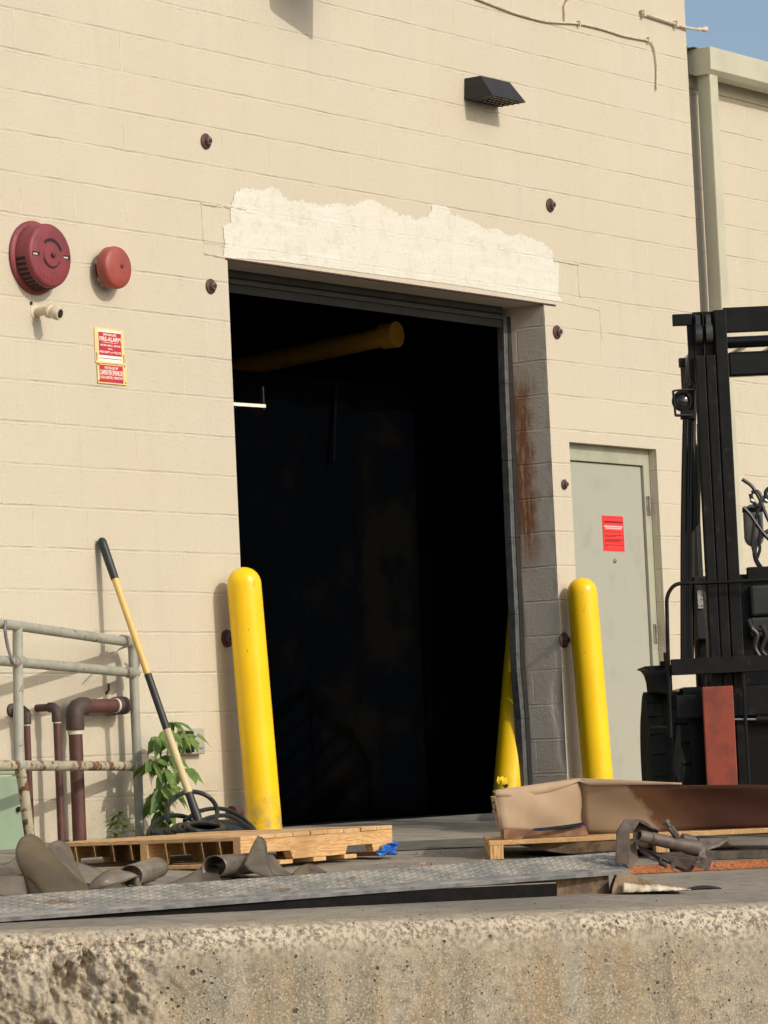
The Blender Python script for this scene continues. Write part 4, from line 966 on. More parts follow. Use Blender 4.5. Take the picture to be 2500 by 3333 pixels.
# ------------------------------------------------------------------ pallets
def pallet(c, a, L, label, tilt=0., wide=.98, missing=(), notch=True, flip=1, zc=None):
    """c: top near corner; a: direction of the stringers; deck boards run along b"""
    a = nrm(a); b = nrm(np.cross((0,0,1), a))*flip; c = np.array(c, float)
    r = thing('pallet', (c[0], c[1], c[2]-.145), label, 'pallet')
    z = np.array((0,0,1.)); td, sh, bd, sw = .018, .092, .018, .038
    for j in range(3):
        o = c + b*((wide-sw)*j/2) - z*(td+sh)
        prof = [(0,0),(0,sh),(L,sh),(L,0)]
        if notch: prof = [(0,0),(0,sh),(L,sh),(L,0),(L-.16,0),(L-.17,.036),(L-.37,.036),(L-.39,0),(.39,0),(.37,.036),(.17,.036),(.16,0)]
        MB().prism([o + a*x + z*y + b*random.uniform(0, .0) for x, y in prof], b*sw).build('stringer', M['wood_x'] if abs(a[0]) > .8 else M['wood_y'], r, bevel=.002)
    n = 9; bw = .1255; xs = [i*(L-bw)/(n-1) for i in range(n)]
    for i, x in enumerate(xs):
        if i in missing: continue
        w_ = bw*random.uniform(.985, 1.01); dz = random.uniform(-.0015, .002)
        MB().obox(c + a*(x+random.uniform(-.0015,.0015)*(0 < i < n-1)) - z*(td-dz) - b*random.uniform(0, .006), a*w_, b*(wide+random.uniform(0,.008)), z*td).build('top_board', M['wood_y'] if abs(b[1]) > .8 else M['wood_x'], r, bevel=.003)
    for x in (0, .28, L/2-.05, L-.40, L-.10):
        MB().obox(c + a*x - z*(td+sh+bd+.001) - b*random.uniform(0, .005), a*.10, b*wide, z*bd).build('bottom_board', M['wood_y'], r, bevel=.003)
    return r
p1 = at(782, 2722, 14.9)
e1 = at(1271, 2687, 15.9); e1[2] = p1[2]
dirp = nrm(e1-p1)
pallet(p1, dirp, 1.19, 'pale pine pallet left of centre with blue wrap caught on its corner')
# blue wrap
q = p1 + dirp*1.19
def wrap():
    b = nrm(np.cross((0,0,1), dirp)); G = []
    o = q - dirp*.16 + np.array((0,0,-.128))
    for i in range(12):
        row = []
        for j in range(9):
            x = i/11*.20; zz = .060*(j/8)*(1-.55*max(0, 1-i/7.)) ; y = -.012 - .010*random.random() - .02*math.sin(j*.9+i)*.5
            if x > .165: y += (x-.165)*1.2
            row.append(o + dirp*x + b*y + np.array((0,0,zz+random.uniform(-.005,.005))))
        G.append(row)
    tag(MB().grid(G).build('stretch_wrap', M['blue'], None, smooth=True, solid=.002, loc=o), 'crumpled blue stretch wrap on the corner of the left pallet', 'plastic wrap')
wrap()
# right pallet: lead board faces the camera
p2 = at(1594, 2737, 15.75)
vr = nrm((RT[0], RT[1], 0)); va = nrm((FW[0], FW[1], 0))
def pallet2():
    c = p2.copy(); r = thing('pallet', (c[0], c[1], c[2]-.13), 'pine pallet at the right carrying the brown cardboard tray', 'pallet')
    z = np.array((0,0,1.)); W_ = 1.5; D_ = 1.0
    gg = lambda p: SL*p[1]
    for j in range(3):
        o = c + vr*((W_-.058)*j/2)
        zb = gg(o)
        MB().obox((o[0], o[1], zb), vr*.058, va*D_, z*(c[2]-.021-zb)).build('stringer', M['wood_end'], r, bevel=.002)
    for i in range(6):
        MB().obox(c + va*(i*.175) - z*.021 - vr*.004, vr*W_, va*(.125 if i else .10), z*.021).build('top_board', M['wood_x'], r, bevel=.003)
    return r
pallet2()
def tray():
    d = p2.copy(); dk = d[2]
    A0, A1 = at(1634, 2702, 15.80), at(1612, 2574, 15.78)
    B0, B1 = at(1898, 2676, 16.10), at(1884, 2535, 16.08)
    Cc0, Cc1 = at(2560, 2700, 15.80), at(2560, 2566, 15.80)
    B0[2] = dk+.002; Cc0[2] = dk+.002; A0[2] = dk+.045
    base = (A0+B0)/2; base[2] = dk
    r = thing('cardboard_tray', (A0[0], A0[1], dk), 'large brown cardboard tray with a dark wet stain on the right pallet', 'carton')
    zb = dk+.052
    def wallg(p0, p1, q0, q1, n, m=10, bow=0.):
        G = []
        nn = nrm(np.cross(q0-p0, (0,0,1)))
        for i in range(n+1):
            t = i/n; a = p0+(q0-p0)*t; b = p1+(q1-p1)*t; sag = -.012*math.sin(t*math.pi*1.5)*(1 if n > 12 else 0)
            G.append([a+(b-a)*(k/m) + nn*(bow*math.sin(math.pi*t)*math.sin(math.pi*k/m)+.004*math.sin(t*9+k*.7)) + np.array((0,0,sag*k/m)) for k in range(m+1)])
        return G
    mb = MB(); mb.grid(wallg(A0, A1, B0, B1, 12, bow=.02)); mb.build('end_panel', M['card'], r, smooth=True, solid=.006)
    Bp, Bq = B0+(0,0,0), B1
    mb = MB(); mb.grid(wallg(Bp, Bq, Cc0, Cc1, 26, bow=-.02)); mb.build('side_panel', M['card_wet'], r, smooth=True, solid=.006)
    # folded rim band
    f = MB(); off = -va*.012
    G = []
    for i in range(13):
        t = i/12; b = A1+(B1-A1)*t; dwn = .012+.030*math.sin(math.pi*min(1, t*.9+.1)); G.append([b+(0,0,.003), b+off*(.5+t)-np.array((0,0,dwn))])
    for i in range(1, 10):
        t = i/9*.5; b = B1+(Cc1-B1)*t; dwn = .026*(1-i/9)+.004; G.append([b+(0,0,.003), b+off*(1-i/10)-np.array((0,0,dwn))])
    f.grid(G); f.build('folded_rim', M['card'], r, smooth=True, solid=.005)
    # far sides and floor
    va3 = va*.75; mb = MB(); D0, D1 = A0+va3+vr*.0, A1+va3
    F0, F1 = Cc0+va*.9, Cc1+va*.9
    mb.grid([[A0, A1-(0,0,.03)], [D0, D1-(0,0,.03)], [F0, F1-(0,0,.03)], [Cc0, Cc1-(0,0,.01)]]); mb.build('rear_panel', M['card'], r, solid=.006)
    g0 = [A0+va*.06+vr*.03, B0+va*.09, Cc0+va*.12, F0, D0-va*.02+vr*.03]; mb = MB().prism([(p[0], p[1], dk+.03) for p in g0], (0,0,.012)); mb.build('floor_panel', M['card'], r)
    # torn layer underneath
    P = [at(1641, 2722, 15.78), at(1916, 2712, 15.9), at(1905, 2690, 15.9), at(1880, 2683, 15.9), at(1800, 2692, 15.85), at(1740, 2700, 15.82), at(1640, 2700, 15.78)]
    P[0][2] = dk+.001; P[1][2] = dk+.001
    MB().prism(P, va*.5).build('torn_base', simple('torn_brown_layer', (.26, .14, .07), (.15, .075, .04), .85, sc=16, bump=.5), r)
    P = [at(1730, 2703, 15.76), at(1760, 2705, 15.77), at(1860, 2696, 15.86), at(1905, 2684, 15.88), at(1900, 2676, 15.88), at(1850, 2684, 15.85), at(1790, 2692, 15.80), at(1740, 2696, 15.77)]
    MB().prism(P, va*.006).build('blue_lining', simple('dark_blue_liner', (.014, .018, .05), (.015, .04, .03), .7, sc=30, spec=.1), r)
    # sagging cardboard seen below the deck
    P = [at(1700, 2750, 15.95), at(1790, 2766, 15.95), at(1880, 2780, 15.95), at(1960, 2778, 15.95), at(2040, 2768, 15.95), at(2130, 2742, 15.95)]
    return r
tray()
def sagging():
    P = [at(1690, 2752, 15.92), at(1770, 2768, 15.92), at(1850, 2780, 15.92), at(1930, 2781, 15.92), at(2020, 2772, 15.92), at(2250, 2740, 15.92), at(2250, 2728, 15.92), at(1690, 2738, 15.92)]
    zt = p2[2]-.024
    P = [np.array([p[0], p[1], min(p[2], zt)]) for p in P]
    tag(MB().prism(P, va*.5).build('sagging_cardboard', M['wood_old'], None, loc=P[0]), 'dark sagging cardboard under the deck of the right pallet', 'cardboard')
sagging()
# artificial flower
def flower():
    c = at(1632, 2541, 15.9); r = thing('plastic_flower', c, 'small yellow plastic flower stuck at the left end of the cardboard tray', 'flower')
    mb = MB()
    for dx, dz in ((.15, 1.), (-.3, .8), (.5, .6)):
        leaf(mb, c-(0,0,.018), vr*dx+np.array((0,0,1))*dz, -va, .040, .030, .3, 0)
    mb.build('petal', M['petal'], r, smooth=True, solid=.002)
    MB().tube([c, at(1624, 2580, 15.9), at(1616, 2610, 15.92), at(1612, 2640, 15.95)], .003, 6).build('stem', M['stem'], r)
    mb = MB(); leaf(mb, at(1636, 2556, 15.9), vr+np.array((0,0,.1)), -va, .026, .028, .3, .2); mb.build('dark_leaf', M['slot'], r, smooth=True, solid=.002)
    mb = MB(); leaf(mb, at(1613, 2580, 15.9), -vr*.6+np.array((0,0,.9)), -va, .02, .012); leaf(mb, at(1612, 2612, 15.9), -vr+np.array((0,0,.1)), -va, .022, .008); mb.build('leaflet', M['stem'], r)
flower()
# ------------------------------------------------------------------ tread plate
def tread():
    _f = gp(0, 3005); FL = pln(0, 2985, _f, va); FR = gp(2052, 2905, 0); FR = FR.copy(); FR = pln(2052, 2830, FR, va)  # raised above its floor point
    BL = pln(0, 2917, FL+va*.33, va); BR = pln(2016, 2773, FR+va*.33, va)
    n = nrm(np.cross(FR-FL, (BL+BR)/2-(FL+FR)/2))
    d = nrm(FR-FL); FL2 = FL - d*.9; d2 = nrm(BR-BL); BL2 = BL - d2*.9
    if n[2] < 0: n = -n
    r = thing('tread_plate', FL2*.5+FR*.5, 'long steel tread plate lying across the apron, propped up at its right end', 'steel plate')
    th = .009; T = [FL2, FR, BR, BL2]
    MB().prism([p-n*th for p in T], n*th).build('plate', M['plate'], r, bevel=.0)
    inn = nrm(np.cross(n, d)); lw = .045
    # bevelled bare front lip
    MB().box8([FL2-n*(th+.006)-inn*.006, FR-n*(th+.006)-inn*.006, FR-n*th+inn*.004, FL2-n*th+inn*.004, FL2-n*.003-inn*.006, FR-n*.003-inn*.006, FR+n*.0025+inn*lw, FL2+n*.0025+inn*lw]).build('lip', M['plate_edge'], r)
    mb = MB(); L = np.linalg.norm(FR-FL2); Wd = np.linalg.norm(BL-FL)
    pitch = .031; ni = int(L/pitch); nj = int((Wd-lw)/.029)
    for i in range(ni):
        for j in range(nj+1):
            x = (i+.5)/ni; y = (lw+.012+j*.029)/Wd
            if y > .98: continue
            e0 = FL2+(FR-FL2)*x; e1 = BL2+(BR-BL2)*x; p = e0+(e1-e0)*y; wv = nrm(e1-e0); nn_ = nrm(np.cross(d, wv))
            sg = 1 if (i+j) % 2 else -1
            t = nrm(d + wv*.75*sg); w_ = np.cross(nn_, t); hl, hw, hh = .0150, .0046, .0030
            mb.add([p-t*hl, p-w_*hw, p+t*hl, p+w_*hw, p-t*hl*.55+nn_*hh, p+t*hl*.55+nn_*hh], [(0,1,4),(1,5,4),(1,2,5),(2,3,5),(3,4,5),(3,0,4)])
    mb.build('tread_lugs', M['plate'], r)
    return FL, FR, BR, BL, n, d, inn
TP = tread()
def under():
    FL, FR, BR, BL, n, d, inn = TP
    # dark timber wedge carrying the plate end
    a = gp(1812, 2916); b = gp(2000, 2909)
    P = [a, b, pln(2000, 2835, b, va), pln(1812, 2846, a, va)]
    P2 = gp(2002, 2908)
    top = lambda p: (np.dot(FL-p, n)/n[2]) - .012
    A = gp(1815, 2914)+va*.02; B = gp(1985, 2908)+va*.02
    q = [A, B, B+va*.25, A+va*.25]
    m = MB(); m.box8([*[np.array([p[0], p[1], SL*p[1]]) for p in q], *[np.array([p[0], p[1], p[2]+top(p)]) for p in q]])
    tag(m.build('timber_prop', M['wood_old'], None, loc=A), 'dark timber block propping up the right end of the tread plate', 'timber block')
    A = gp(-700, 3037); B = gp(1812, 2917); hh = .050; dd_ = (B-A); fr = va*.28
    cr_ = thing('steel_channel', A*.3+B*.7, 'black steel channel lying on the apron under the tread plate', 'steel beam')
    hs = [(-700, .004), (0, .013), (250, .024), (500, .036), (900, .045), (1812, .047)]
    F = [A+(B-A)*((u+700)/2512) for u, h_ in hs]; H_ = [h_ for u, h_ in hs]
    web = MB(); fl = MB()
    for i in range(5):
        p, q, hp, hq = F[i], F[i+1], H_[i], H_[i+1]; k = va*.012; e = (0,0,.004)
        web.box8([p, q, q+k, p+k, p+(0,0,hp), q+(0,0,hq), q+k+(0,0,hq), p+k+(0,0,hp)])
        fl.box8([p+(0,0,hp+.0005), q+(0,0,hq+.0005), q+fr+(0,0,hq+.0005), p+fr+(0,0,hp+.0005), p+(0,0,hp+.004), q+(0,0,hq+.004), q+fr+(0,0,hq+.004), p+fr+(0,0,hp+.004)])
    web.build('web', simple('black_channel_web', (.006,.006,.006), (.010,.009,.009), .8, sc=20, spec=.1), cr_)
    fl.build('top_flange', M['slab'], cr_)
    # split wood chunk and pale peeling strip
    P = [gp(1990, 2910), gp(2012, 2911), gp(2025, 2909)]
    c = gp(1992, 2910)
    o = [at_ for at_ in ()]
    D = (gp(2010, 2911)-CAM)@FW
    qq = lambda x, y: (1930+x/2.91, 2650+y/2.91)
    pts = [qq(*t) for t in [(280,750),(182,755),(186,700),(212,625),(235,576),(300,568),(400,578),(480,615),(560,645),(700,672),(880,700),(870,722),(600,735)]]
    Q = [at(u, v, D) for u, v in pts]
    tag(MB().prism(Q, va*.16).build('split_wood', simple('split_brown_wood', (.36, .26, .16), (.22, .145, .085), .85, sc=18, bump=.8, bsc=50), None, loc=Q[0]), 'split brown chunk of wood beside the propped end of the plate', 'wood')
    G = []
    for i in range(40):
        t = i/39; x = 285+640*t; ytop = np.interp(x, [285,330,420,520,600,720,880,925], [640,655,668,672,664,685,706,716])+random.uniform(-5,5); ybot = np.interp(x, [285,560,700,925], [750,738,732,722])-5*abs(math.sin(i*.62))-random.uniform(0,7)
        p = at(*qq(x, ybot), D-.030-.004*math.sin(i*.7)-random.uniform(0,.003)); q_ = at(*qq(x, min(ytop, ybot-3)), D-.012)
        G.append([p, p+(q_-p)*.5-va*random.uniform(.001,.006), q_])
    tag(MB().grid(G).build('peeling_strip', M['birch'], None, smooth=True, solid=.003, loc=G[0][0]), 'wavy strip of pale peeling material over the front of the split wood', 'debris')
    G = []
    for i in range(12):
        x = 890+330*i/11; yb = np.interp(x, [890,1050,1220], [724,716,708]); yt = np.interp(x, [890,1040,1100,1220], [716,690,688,706])
        p = gp(*qq(x, yb)); q_ = p+va*.09+np.array((0,0,.010*math.sin(math.pi*i/11)+.002)); G.append([p+np.array((0,0,.001+.005*math.sin(math.pi*i/11))), q_])
    tag(MB().grid(G).build('bark_curl', M['slot'], None, smooth=True, solid=.003, loc=G[0][0]), 'thin dark curled flake on the concrete right of the pale peeling strip', 'debris')
    # red weathered planks behind, seen under and beyond the plate
    D = 13.9
    for (u0, v0, u1, v1, w_, lab) in ((1600, 2878, 1812, 2864, .03, 'weathered red plank seen through the gap under the tread plate'), (2010, 2850, 2560, 2822, .045, 'long weathered red plank lying in front of the right pallet')):
        a, b = gp(u0, v0), gp(u1, v1); a = a+va*0; dd = nrm(b-a)
        h = w_*.75
        tag(MB().obox((a[0], a[1], SL*a[1]+.001), np.array([b[0]-a[0], b[1]-a[1], SL*(b[1]-a[1])]), va*.10, (0,0,h)).build('red_plank', M['wood_red'], None, bevel=.003, loc=a), lab, 'plank')
    a, b = gp(2160, 2806), gp(2560, 2792)
    tag(MB().obox((a[0], a[1], SL*a[1]+.001), np.array([b[0]-a[0], b[1]-a[1], SL*(b[1]-a[1])]), va*.2, (0,0,.036)).build('dark_board', simple('shade_darkened_board', (.07, .055, .04), (.03, .024, .018), .8, sc=14, bump=.6), None, bevel=.003, loc=a), 'dark flat board on the apron under the right pallet edge', 'board')  # board darkened in colour to stand in for the shade on it
under()
# rusty hitch part on the plate's end
def hitch():
    D = (gp(2052, 2905)-CAM)@FW + .02
    Z = lambda u, v, d=0: at(u, v, D+d)
    r = thing('rusty_hitch', Z(2060, 2820), 'rusty steel bracket with a hollow pipe and bolt on the plate end', 'scrap metal')
    z = lambda x, y, d=0: Z(1930+x/2.91, 2650+y/2.91, d)
    RM, RD = M['rustmetal'], M['rustfit']
    MB().prism([z(213,472), z(224,156), z(350,152), z(348,478)], va*.018).build('side_plate', RM, r, bevel=.003)
    MB().prism([z(224,156), z(300,50,.03), z(440,50,.03), z(385,140,.01), z(350,152)], va*.018).build('sloped_plate', RM, r, bevel=.003)
    MB().prism([z(350,478,.0), z(350,300,.02), z(400,260,.05), z(432,410,.05), z(362,516,-.01)], va*.012).build('foot_plate', RM, r, bevel=.002)
    MB().prism([z(440,50,.03), z(480,60,.04), z(632,160,.09), z(620,175,.09), z(440,78,.03), z(385,160,.01), z(375,150,.01)], va*.07).build('bent_web', RM, r, bevel=.003)
    MB().prism([z(380,160,.07), z(440,78,.07), z(620,172,.10), z(600,300,.10), z(380,300,.07)], va*.01).build('back_web', RD, r)
    a, b = z(436,202,-.01), z(1010,330,.10)
    ax = nrm(b-a); L = np.linalg.norm(b-a)
    MB().lathe(a, ax, [(.014,.06),(.0155,0),(.0200,0),(.0215,.004),(.0215,.045),(.0205,.047),(.0205,.050),(.0235,.053),(.0245,.10),(.0245,L-.07),(.029,L-.055),(.031,L-.01),(.026,L)], 32).build('pipe', RM, r, smooth=True)
    MB().lathe(a+ax*.010, ax, [(.0155,0),(.0155,.001)], 24).build('bore', M['slot'], r)
    e = z(840,225,.09); f = z(1000,275,.12); MB().lathe(e, nrm(f-e), [(.008,-.004),(.017,.0),(.021,.012),(.022,.05),(.016,.062)], 24).build('collar', RM, r, smooth=True)
    MB().prism([z(1010,280,.08), z(1060,320,.08), z(1155,352,.08), z(1098,540,.07), z(940,485,.05), z(1062,425,.06), z(1000,400,.06)], va*.014).build('end_plate', RM, r, bevel=.002)
    MB().prism([z(430,290,.05), z(560,350,.05), z(800,400,.06), z(1000,420,.07), z(950,525,.07), z(920,552,.07), z(850,545,.07), z(760,505,.07), z(740,480,.06), z(640,440,.06), z(540,430,.05), z(450,360,.05)], va*.05).build('lower_web', RD, r, bevel=.006)  # near-black iron puts the shaded underside into the colour
    MB().prism([z(1000,232,.16), z(1300,228,.20), z(1200,310,.16), z(1060,345,.12)], va*.010).build('thin_fin', RM, r, bevel=.002)
    p, q = z(690,75,.05), z(800,215,.05)
    MB().lathe(p-nrm(q-p)*.006, nrm(q-p), [(.013,0),(.016,.003),(.016,.014),(.010,.016),(.010,.04)], 6).build('bolt', RM, r)
    MB().beam(p+nrm(q-p)*.020, q, .034, .024).build('clevis', RM, r, bevel=.006)
    MB().tube([z(635,430,.05), z(640,470,.03), z(690,485,.02), z(700,510,.02)], .008, 8).build('pin', RD, r, smooth=True)
    MB().prism([z(735,480,.03), z(790,400,.03), z(805,395,.03), z(770,525,.03), z(738,520,.03)], va*.01).build('tab', RM, r)
hitch()
# ------------------------------------------------------------------ grimy plastic strips (old strip-curtain pieces)
EDGE = simple('dark_strip_edge', (.06, .045, .03), (.11, .085, .06), .4)
def sheet(name, m, rows, label, th=.003, sub=5):
    """rows: list of pixel+depth polylines forming a lofted curled sheet"""
    R_ = [smoothpts([at(*q) for q in row], sub) for row in rows]
    n = len(R_[0]); G = []
    cols = []
    for k in range(n): cols.append(smoothpts([row[k] for row in R_], sub) if len(R_) > 2 else [R_[0][k]+(R_[1][k]-R_[0][k])*t for t in np.linspace(0, 1, 7)])
    o = MB().grid(cols).build(name, m, None, smooth=True, solid=th, loc=cols[0][0])
    for ln_ in (cols[0], cols[-1], [c_[0] for c_ in cols], [c_[-1] for c_ in cols]): MB().tube(ln_, .0026, 6).build('cut_edge', EDGE, o, smooth=True)
    return tag(o, label, 'plastic strip', 'curled plastic strips dumped behind the tread plate')
dS = 14.0
S3 = 1.8433
def z3(x, y, D): return (x/S3, 2300+y/S3, D)
sheet('plastic_strip', M['pvc2'], [
    [z3(175,1145,13.45), z3(150,1040,13.5), z3(95,900,13.6), z3(120,800,13.8), z3(185,765,14.0)],
    [z3(300,1150,13.3), z3(260,1060,13.4), z3(215,930,13.55), z3(215,830,13.75), z3(235,790,14.0)],
    [z3(440,1145,13.3), z3(420,1060,13.45), z3(350,950,13.6), z3(300,880,13.8), z3(270,840,14.0)],
    [z3(520,1120,13.4), z3(515,1070,13.6), z3(440,1010,13.75), z3(370,940,13.9), z3(310,880,14.1)]], 'tallest brown curled plastic strip, standing up at the far left')
sheet('plastic_strip', M['pvc'], [
    [z3(285,850,14.1), z3(320,815,14.2), z3(370,808,14.3), z3(415,840,14.3), z3(440,900,14.3)],
    [z3(310,880,14.0), z3(350,850,14.1), z3(400,870,14.2), z3(440,920,14.2), z3(460,970,14.2)],
    [z3(380,960,13.9), z3(430,970,14.0), z3(470,1000,14.1), z3(500,1030,14.1), z3(520,1050,14.2)],
    [z3(480,1060,13.8), z3(510,1070,13.9), z3(530,1075,14.0), z3(545,1080,14.0), z3(560,1085,14.1)]], 'grey curled plastic strip right behind the tallest brown one')
sheet('plastic_strip', M['pvc3'], [
    [z3(455,930,14.4), z3(540,960,14.4), z3(610,990,14.4), z3(660,1010,14.4)],
    [z3(470,1000,14.2), z3(550,1020,14.2), z3(620,1030,14.2), z3(680,1030,14.2)],
    [z3(510,1060,14.0), z3(570,1070,14.0), z3(640,1070,14.0), z3(700,1060,14.0)]], 'pale flat plastic strip lying between the brown curl and the coiled one')
def roll(name, m, a, b, r0, label, turns=1.15, fold=.12, w0=0.):
    a, b = np.array(a), np.array(b); d = nrm(b-a); up = np.array((0,0,1.)); s = nrm(np.cross(d, up)); u = np.cross(s, d)
    n = 44; G = []
    for i in range(n+1):
        t = i/n; an = rad(-90+w0 - 360*turns*t); r_ = r0*(1-.22*t); c = u*r0
        p = c + s*math.cos(an)*r_*1.15 + u*math.sin(an)*r_
        G.append([a+(b-a)*k + p for k in np.linspace(0, 1, 8)])
    tail = []
    for k in range(8): tail.append([a+(b-a)*q + s*(.0) for q in np.linspace(0, 1, 8)])
    T = [[g - s*fold*(1-k/6) for g in G[0]] for k in range(6)]
    return tag(MB().grid(T+G).build(name, m, None, smooth=True, solid=.003, loc=a), label, 'plastic strip', 'curled plastic strips dumped behind the tread plate')
roll('plastic_strip', M['pvc3'], at(*z3(790,1090,13.7)), at(*z3(945,1040,14.1)), .046, 'shiny cloudy strip rolled into a short tube in front of the left pallet', 1.05, .16, 0)
sheet('plastic_strip', M['pvc3'], [
    [z3(520,1090,13.7), z3(600,1010,13.7), z3(690,975,13.7), z3(760,1000,13.75), z3(765,1060,13.75)],
    [z3(540,1098,13.6), z3(620,1040,13.6), z3(700,1000,13.65), z3(800,1000,13.7), z3(810,1075,13.7)],
    [z3(600,1095,13.6), z3(660,1070,13.6), z3(740,1050,13.65), z3(830,1020,13.7), z3(850,1080,13.7)]], 'cloudy plastic strip arching over in front of the short tube')
a, b = at(*z3(1290,1035,14.2)), at(*z3(1510,1015,14.6))
roll('plastic_strip', M['pvc'], a, b, .048, 'long grey strip rolled into a tube before the middle of the pallet', 1.1, .05, 0)
sheet('plastic_strip', M['pvc'], [
    [z3(960,1075,14.1), z3(1060,1045,14.2), z3(1170,990,14.2), z3(1230,955,14.3), z3(1300,955,14.3)],
    [z3(1000,1078,14.0), z3(1100,1070,14.0), z3(1200,1040,14.1), z3(1250,1020,14.2), z3(1310,1010,14.2)],
    [z3(1060,1078,13.9), z3(1140,1075,13.9), z3(1220,1068,14.0), z3(1280,1055,14.1), z3(1330,1040,14.1)]], 'grey strip tapering flat towards the left of the long tube')
S4 = 2.0738
def z4(x, y, D): return (700+x/S4, 2400+y/S4, D)
sheet('plastic_strip', M['pvc'], [
    [z4(200,860,14.3), z4(225,800,14.4), z4(255,730,14.5), z4(285,680,14.55), z4(300,672,14.6)],
    [z4(250,905,14.2), z4(275,840,14.3), z4(295,760,14.4), z4(305,700,14.5), z4(315,678,14.55)],
    [z4(330,935,14.15), z4(335,860,14.25), z4(335,790,14.35), z4(335,730,14.45), z4(330,690,14.5)],
    [z4(400,940,14.15), z4(375,900,14.2), z4(355,820,14.3), z4(348,750,14.4), z4(342,705,14.5)]], 'pointed grey strip standing up like a fin before the pallet corner')
sheet('plastic_strip', M['pvc'], [
    [z4(350,800,14.5), z4(385,795,14.6), z4(415,830,14.6), z4(450,880,14.6), z4(500,915,14.6)],
    [z4(355,850,14.35), z4(385,850,14.4), z4(420,880,14.45), z4(470,915,14.5), z4(530,925,14.5)],
    [z4(380,930,14.2), z4(420,930,14.25), z4(470,932,14.3), z4(540,932,14.3), z4(590,932,14.4)]], 'small curved grey strip right of the standing fin')
sheet('plastic_strip', M['pvc'], [
    [z4(530,912,14.6), z4(580,875,14.6), z4(630,855,14.6), z4(680,870,14.6), z4(745,905,14.6)],
    [z4(530,925,14.3), z4(590,905,14.3), z4(640,890,14.3), z4(690,900,14.3), z4(750,910,14.3)],
    [z4(540,932,14.1), z4(600,928,14.1), z4(650,922,14.1), z4(700,918,14.1), z4(750,912,14.1)]], 'low humped grey strip, rightmost of the plastic pieces')
# left-edge pieces
sheet('plastic_strip', M['pvc'], [
    [z3(-200,1010,13.4), z3(-60,1012,13.4), z3(60,1012,13.4), z3(135,1018,13.45), z3(140,1020,13.5)],
    [z3(-200,1070,13.3), z3(-60,1072,13.3), z3(60,1072,13.3), z3(125,1070,13.35), z3(150,1075,13.4)],
    [z3(-200,1135,13.2), z3(-60,1136,13.2), z3(60,1134,13.2), z3(120,1130,13.25), z3(160,1130,13.3)]], 'dull brown flat fronted strip at the very left edge')
sheet('plastic_strip', M['pvc3'], [
    [z3(-60,930,14.2), z3(10,945,14.2), z3(50,935,14.2), z3(95,905,14.3), z3(130,880,14.3)],
    [z3(-60,990,14.0), z3(10,1000,14.0), z3(50,990,14.0), z3(95,965,14.1), z3(140,930,14.1)],
    [z3(-60,1020,13.8), z3(10,1030,13.8), z3(60,1030,13.8), z3(110,1020,13.9), z3(150,1000,13.9)]], 'thin pale crumpled strip between the cabinet and the left edge piece')
# ------------------------------------------------------------------ litter
def litter():
    mb = MB()
    def chip(p, s):
        q = [p+np.array([random.uniform(-1,1)*s, random.uniform(-1,1)*s, random.uniform(0,.5)*s]) for _ in range(5)]
        t = p+np.array([0,0,random.uniform(.5,1.1)*s]); mb.add([*q[:4], t], [(0,1,4),(1,2,4),(2,3,4),(3,0,4),(0,3,2,1)])
    for _ in range(26): u, v = random.gauss(1375, 22), random.gauss(2819, 3); chip(gp(u, v), random.uniform(.005, .012))
    for _ in range(10): u, v = random.gauss(1585, 10), random.gauss(2803, 3); chip(gp(u, v), random.uniform(.004, .010))
    for _ in range(16): u, v = random.uniform(1720, 1800), random.uniform(2788, 2794); chip(gp(u, v), random.uniform(.004, .008))
    tag(mb.build('insulation_crumbs', M['litter'], None), 'pinkish crumbs scattered on the apron between the two pallets', 'debris', kind='stuff')
    mb.v, mb.f = [], []
    mb2 = MB()
    def chip2(p, s):
        q = [p+np.array([random.uniform(-1,1)*s, random.uniform(-1,1)*s, 0.001]) for _ in range(3)]; t = p+np.array([0,0,random.uniform(.2,.6)*s])
        mb2.add([*q, t], [(0,1,3),(1,2,3),(2,0,3),(0,2,1)])
    for _ in range(260):
        u, v = random.uniform(0, 2500), random.uniform(2925, 3000)-random.uniform(0, 30); v = v - (u/2500)*25; chip2(gp(u, v), random.uniform(.002, .009))
    for _ in range(120): u = random.uniform(900, 1600); v = random.uniform(2700, 2830); chip2(gp(u, v), random.uniform(.004, .014))
    tag(mb2.build('grit', M['crumb'], None), 'dark grit and flakes strewn over the concrete apron', 'grit', kind='stuff')
    p = yp(1622, 2676, -.05); p[2] = gz(p[1])
    tag(MB().lathe(p, (0,0,1), [(.03,0),(.035,.012),(.02,.028),(.005,.034)], 7).build('white_chunk', M['signw'], None, loc=p), 'white chunk lying at the foot of the leaning inner bollard', 'debris')
litter()
